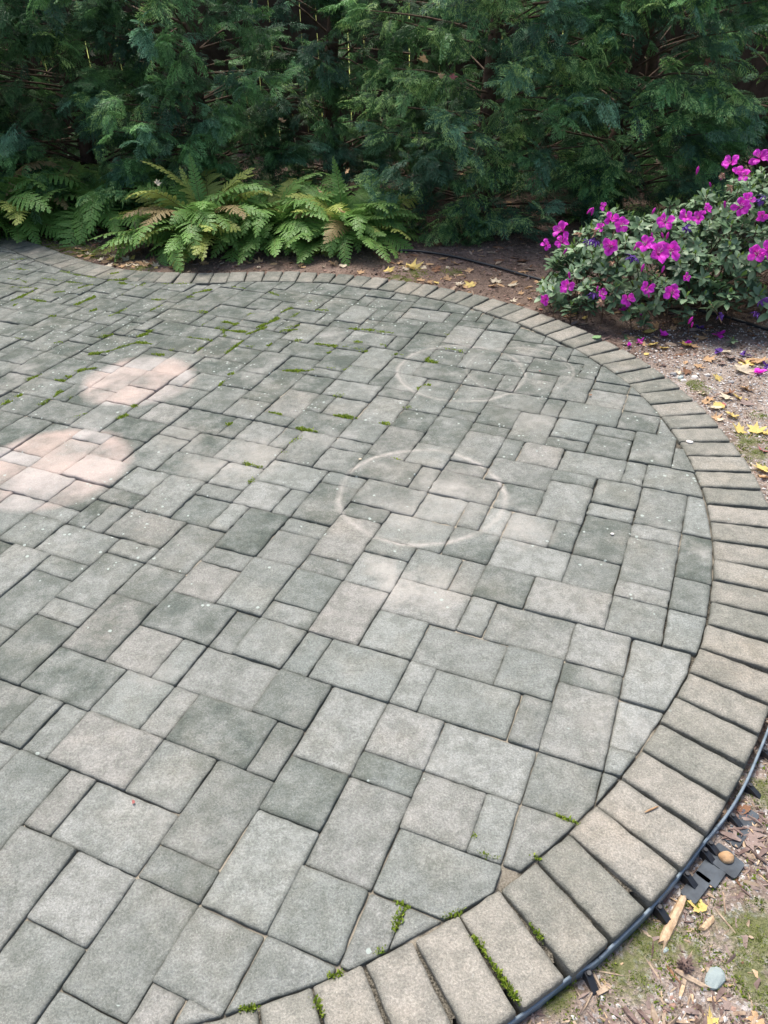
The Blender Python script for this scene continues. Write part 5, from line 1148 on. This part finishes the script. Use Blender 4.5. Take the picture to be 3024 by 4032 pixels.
# mushroom like brown cap
mb = MB(); x, y, _ = p2w(2862, 3374, -.035)
n = 18; vs = [(0, 0, .010)]
for k, (rr_, zz) in enumerate(((.007, .0105), (.013, .0075), (.0165, .002), (.015, -.002))):
    vs += [(rr_ * math.cos(6.283 * i / n) * (1 + .08 * math.sin(3 * 6.283 * i / n)), rr_ * .85 * math.sin(6.283 * i / n), zz + .0012 * math.sin(5 * i)) for i in range(n)]
fs = [(0, 1 + i, 1 + (i + 1) % n) for i in range(n)] + [(1 + k * n + i, 1 + k * n + n + i, 1 + k * n + n + (i + 1) % n, 1 + k * n + (i + 1) % n) for k in range(3) for i in range(n)]
mb.add(vs, fs); o = mb.build('seed_husk', M_LT); o.location = (x, y, gz(x, y) + .012); tag(o, 'round tan husk lying on the plastic edging plate', 'husk')
# spiky seed ball
mb = MB(); r = random.Random(9); x, y, _ = p2w(2705, 3790, -.03)
for k in range(90):
    d = Vector((r.gauss(0, 1), r.gauss(0, 1), r.gauss(0, 1))).normalized(); a = d.orthogonal().normalized(); b = d.cross(a)
    mb.add([d * .008 + a * .0022, d * .008 - a * .0011 + b * .0019, d * .008 - a * .0011 - b * .0019, d * .019], [(0, 1, 3), (1, 2, 3), (2, 0, 3)])
tube(mb, [(-.009, 0, 0), (-.006, 0, 0), (0, 0, 0), (.006, 0, 0), (.009, 0, 0)], [.003, .0085, .0105, .0085, .003], 10)
o = mb.build('seed_ball', M_BARKCHIP, None, False); o.location = (x, y, gz(x, y) + .014); tag(o, 'spiky brown seed ball on moss left of the pale green rock', 'seed ball')
# fallen cypress sprig and small seedlings
T, tt = SPR[0]; mb_ = np_mesh('cypress_sprig', T.reshape(-1, 3) * .55, np.arange(len(T) * 3).reshape(-1, 3), [M_CYP], False, None, 'tint', np.repeat(tt, 3))
o = link(bpy.data.objects.new('cypress_sprig', mb_)); x, y, _ = p2w(2445, 1320, -.02); o.location = (x, y, gz(x, y) + .02); o.rotation_euler = (0, .15, -.5); tag(o, 'small green cypress sprig fallen beside the border corner', 'sprig')
for u, v, lab, s in ((2878, 1362, 'small bluish green seedling on bare soil below the azalea', 1.0), (385, 965, 'tiny grey green weed on soil by the left heap of leaves', .8), (2700, 1292, 'low azalea shoot with one magenta bud in front of the bush', 1.5)):
    x, y, _ = p2w(u, v, -.03); o = link(bpy.data.objects.new('seedling', WH[1 if s > 1.2 else 2])); o.location = (x, y, gz(x, y) + .03 * s); o.scale = (s,) * 3; tag(o, lab, 'seedling')
# tall thin stem left of the largest fern
mb = MB(); x, y, _ = p2w(563, 1040, -.03); tube(mb, [(0, 0, -.02), (.004, 0, .12), (-.002, 0, .26)], .002, 5); o = mb.build('bare_stem', M_TWIG); o.location = (x, y, gz(x, y)); tag(o, 'thin bare upright stem rising from the heap of dry leaves', 'stem')
print('objects', len(bpy.data.objects))
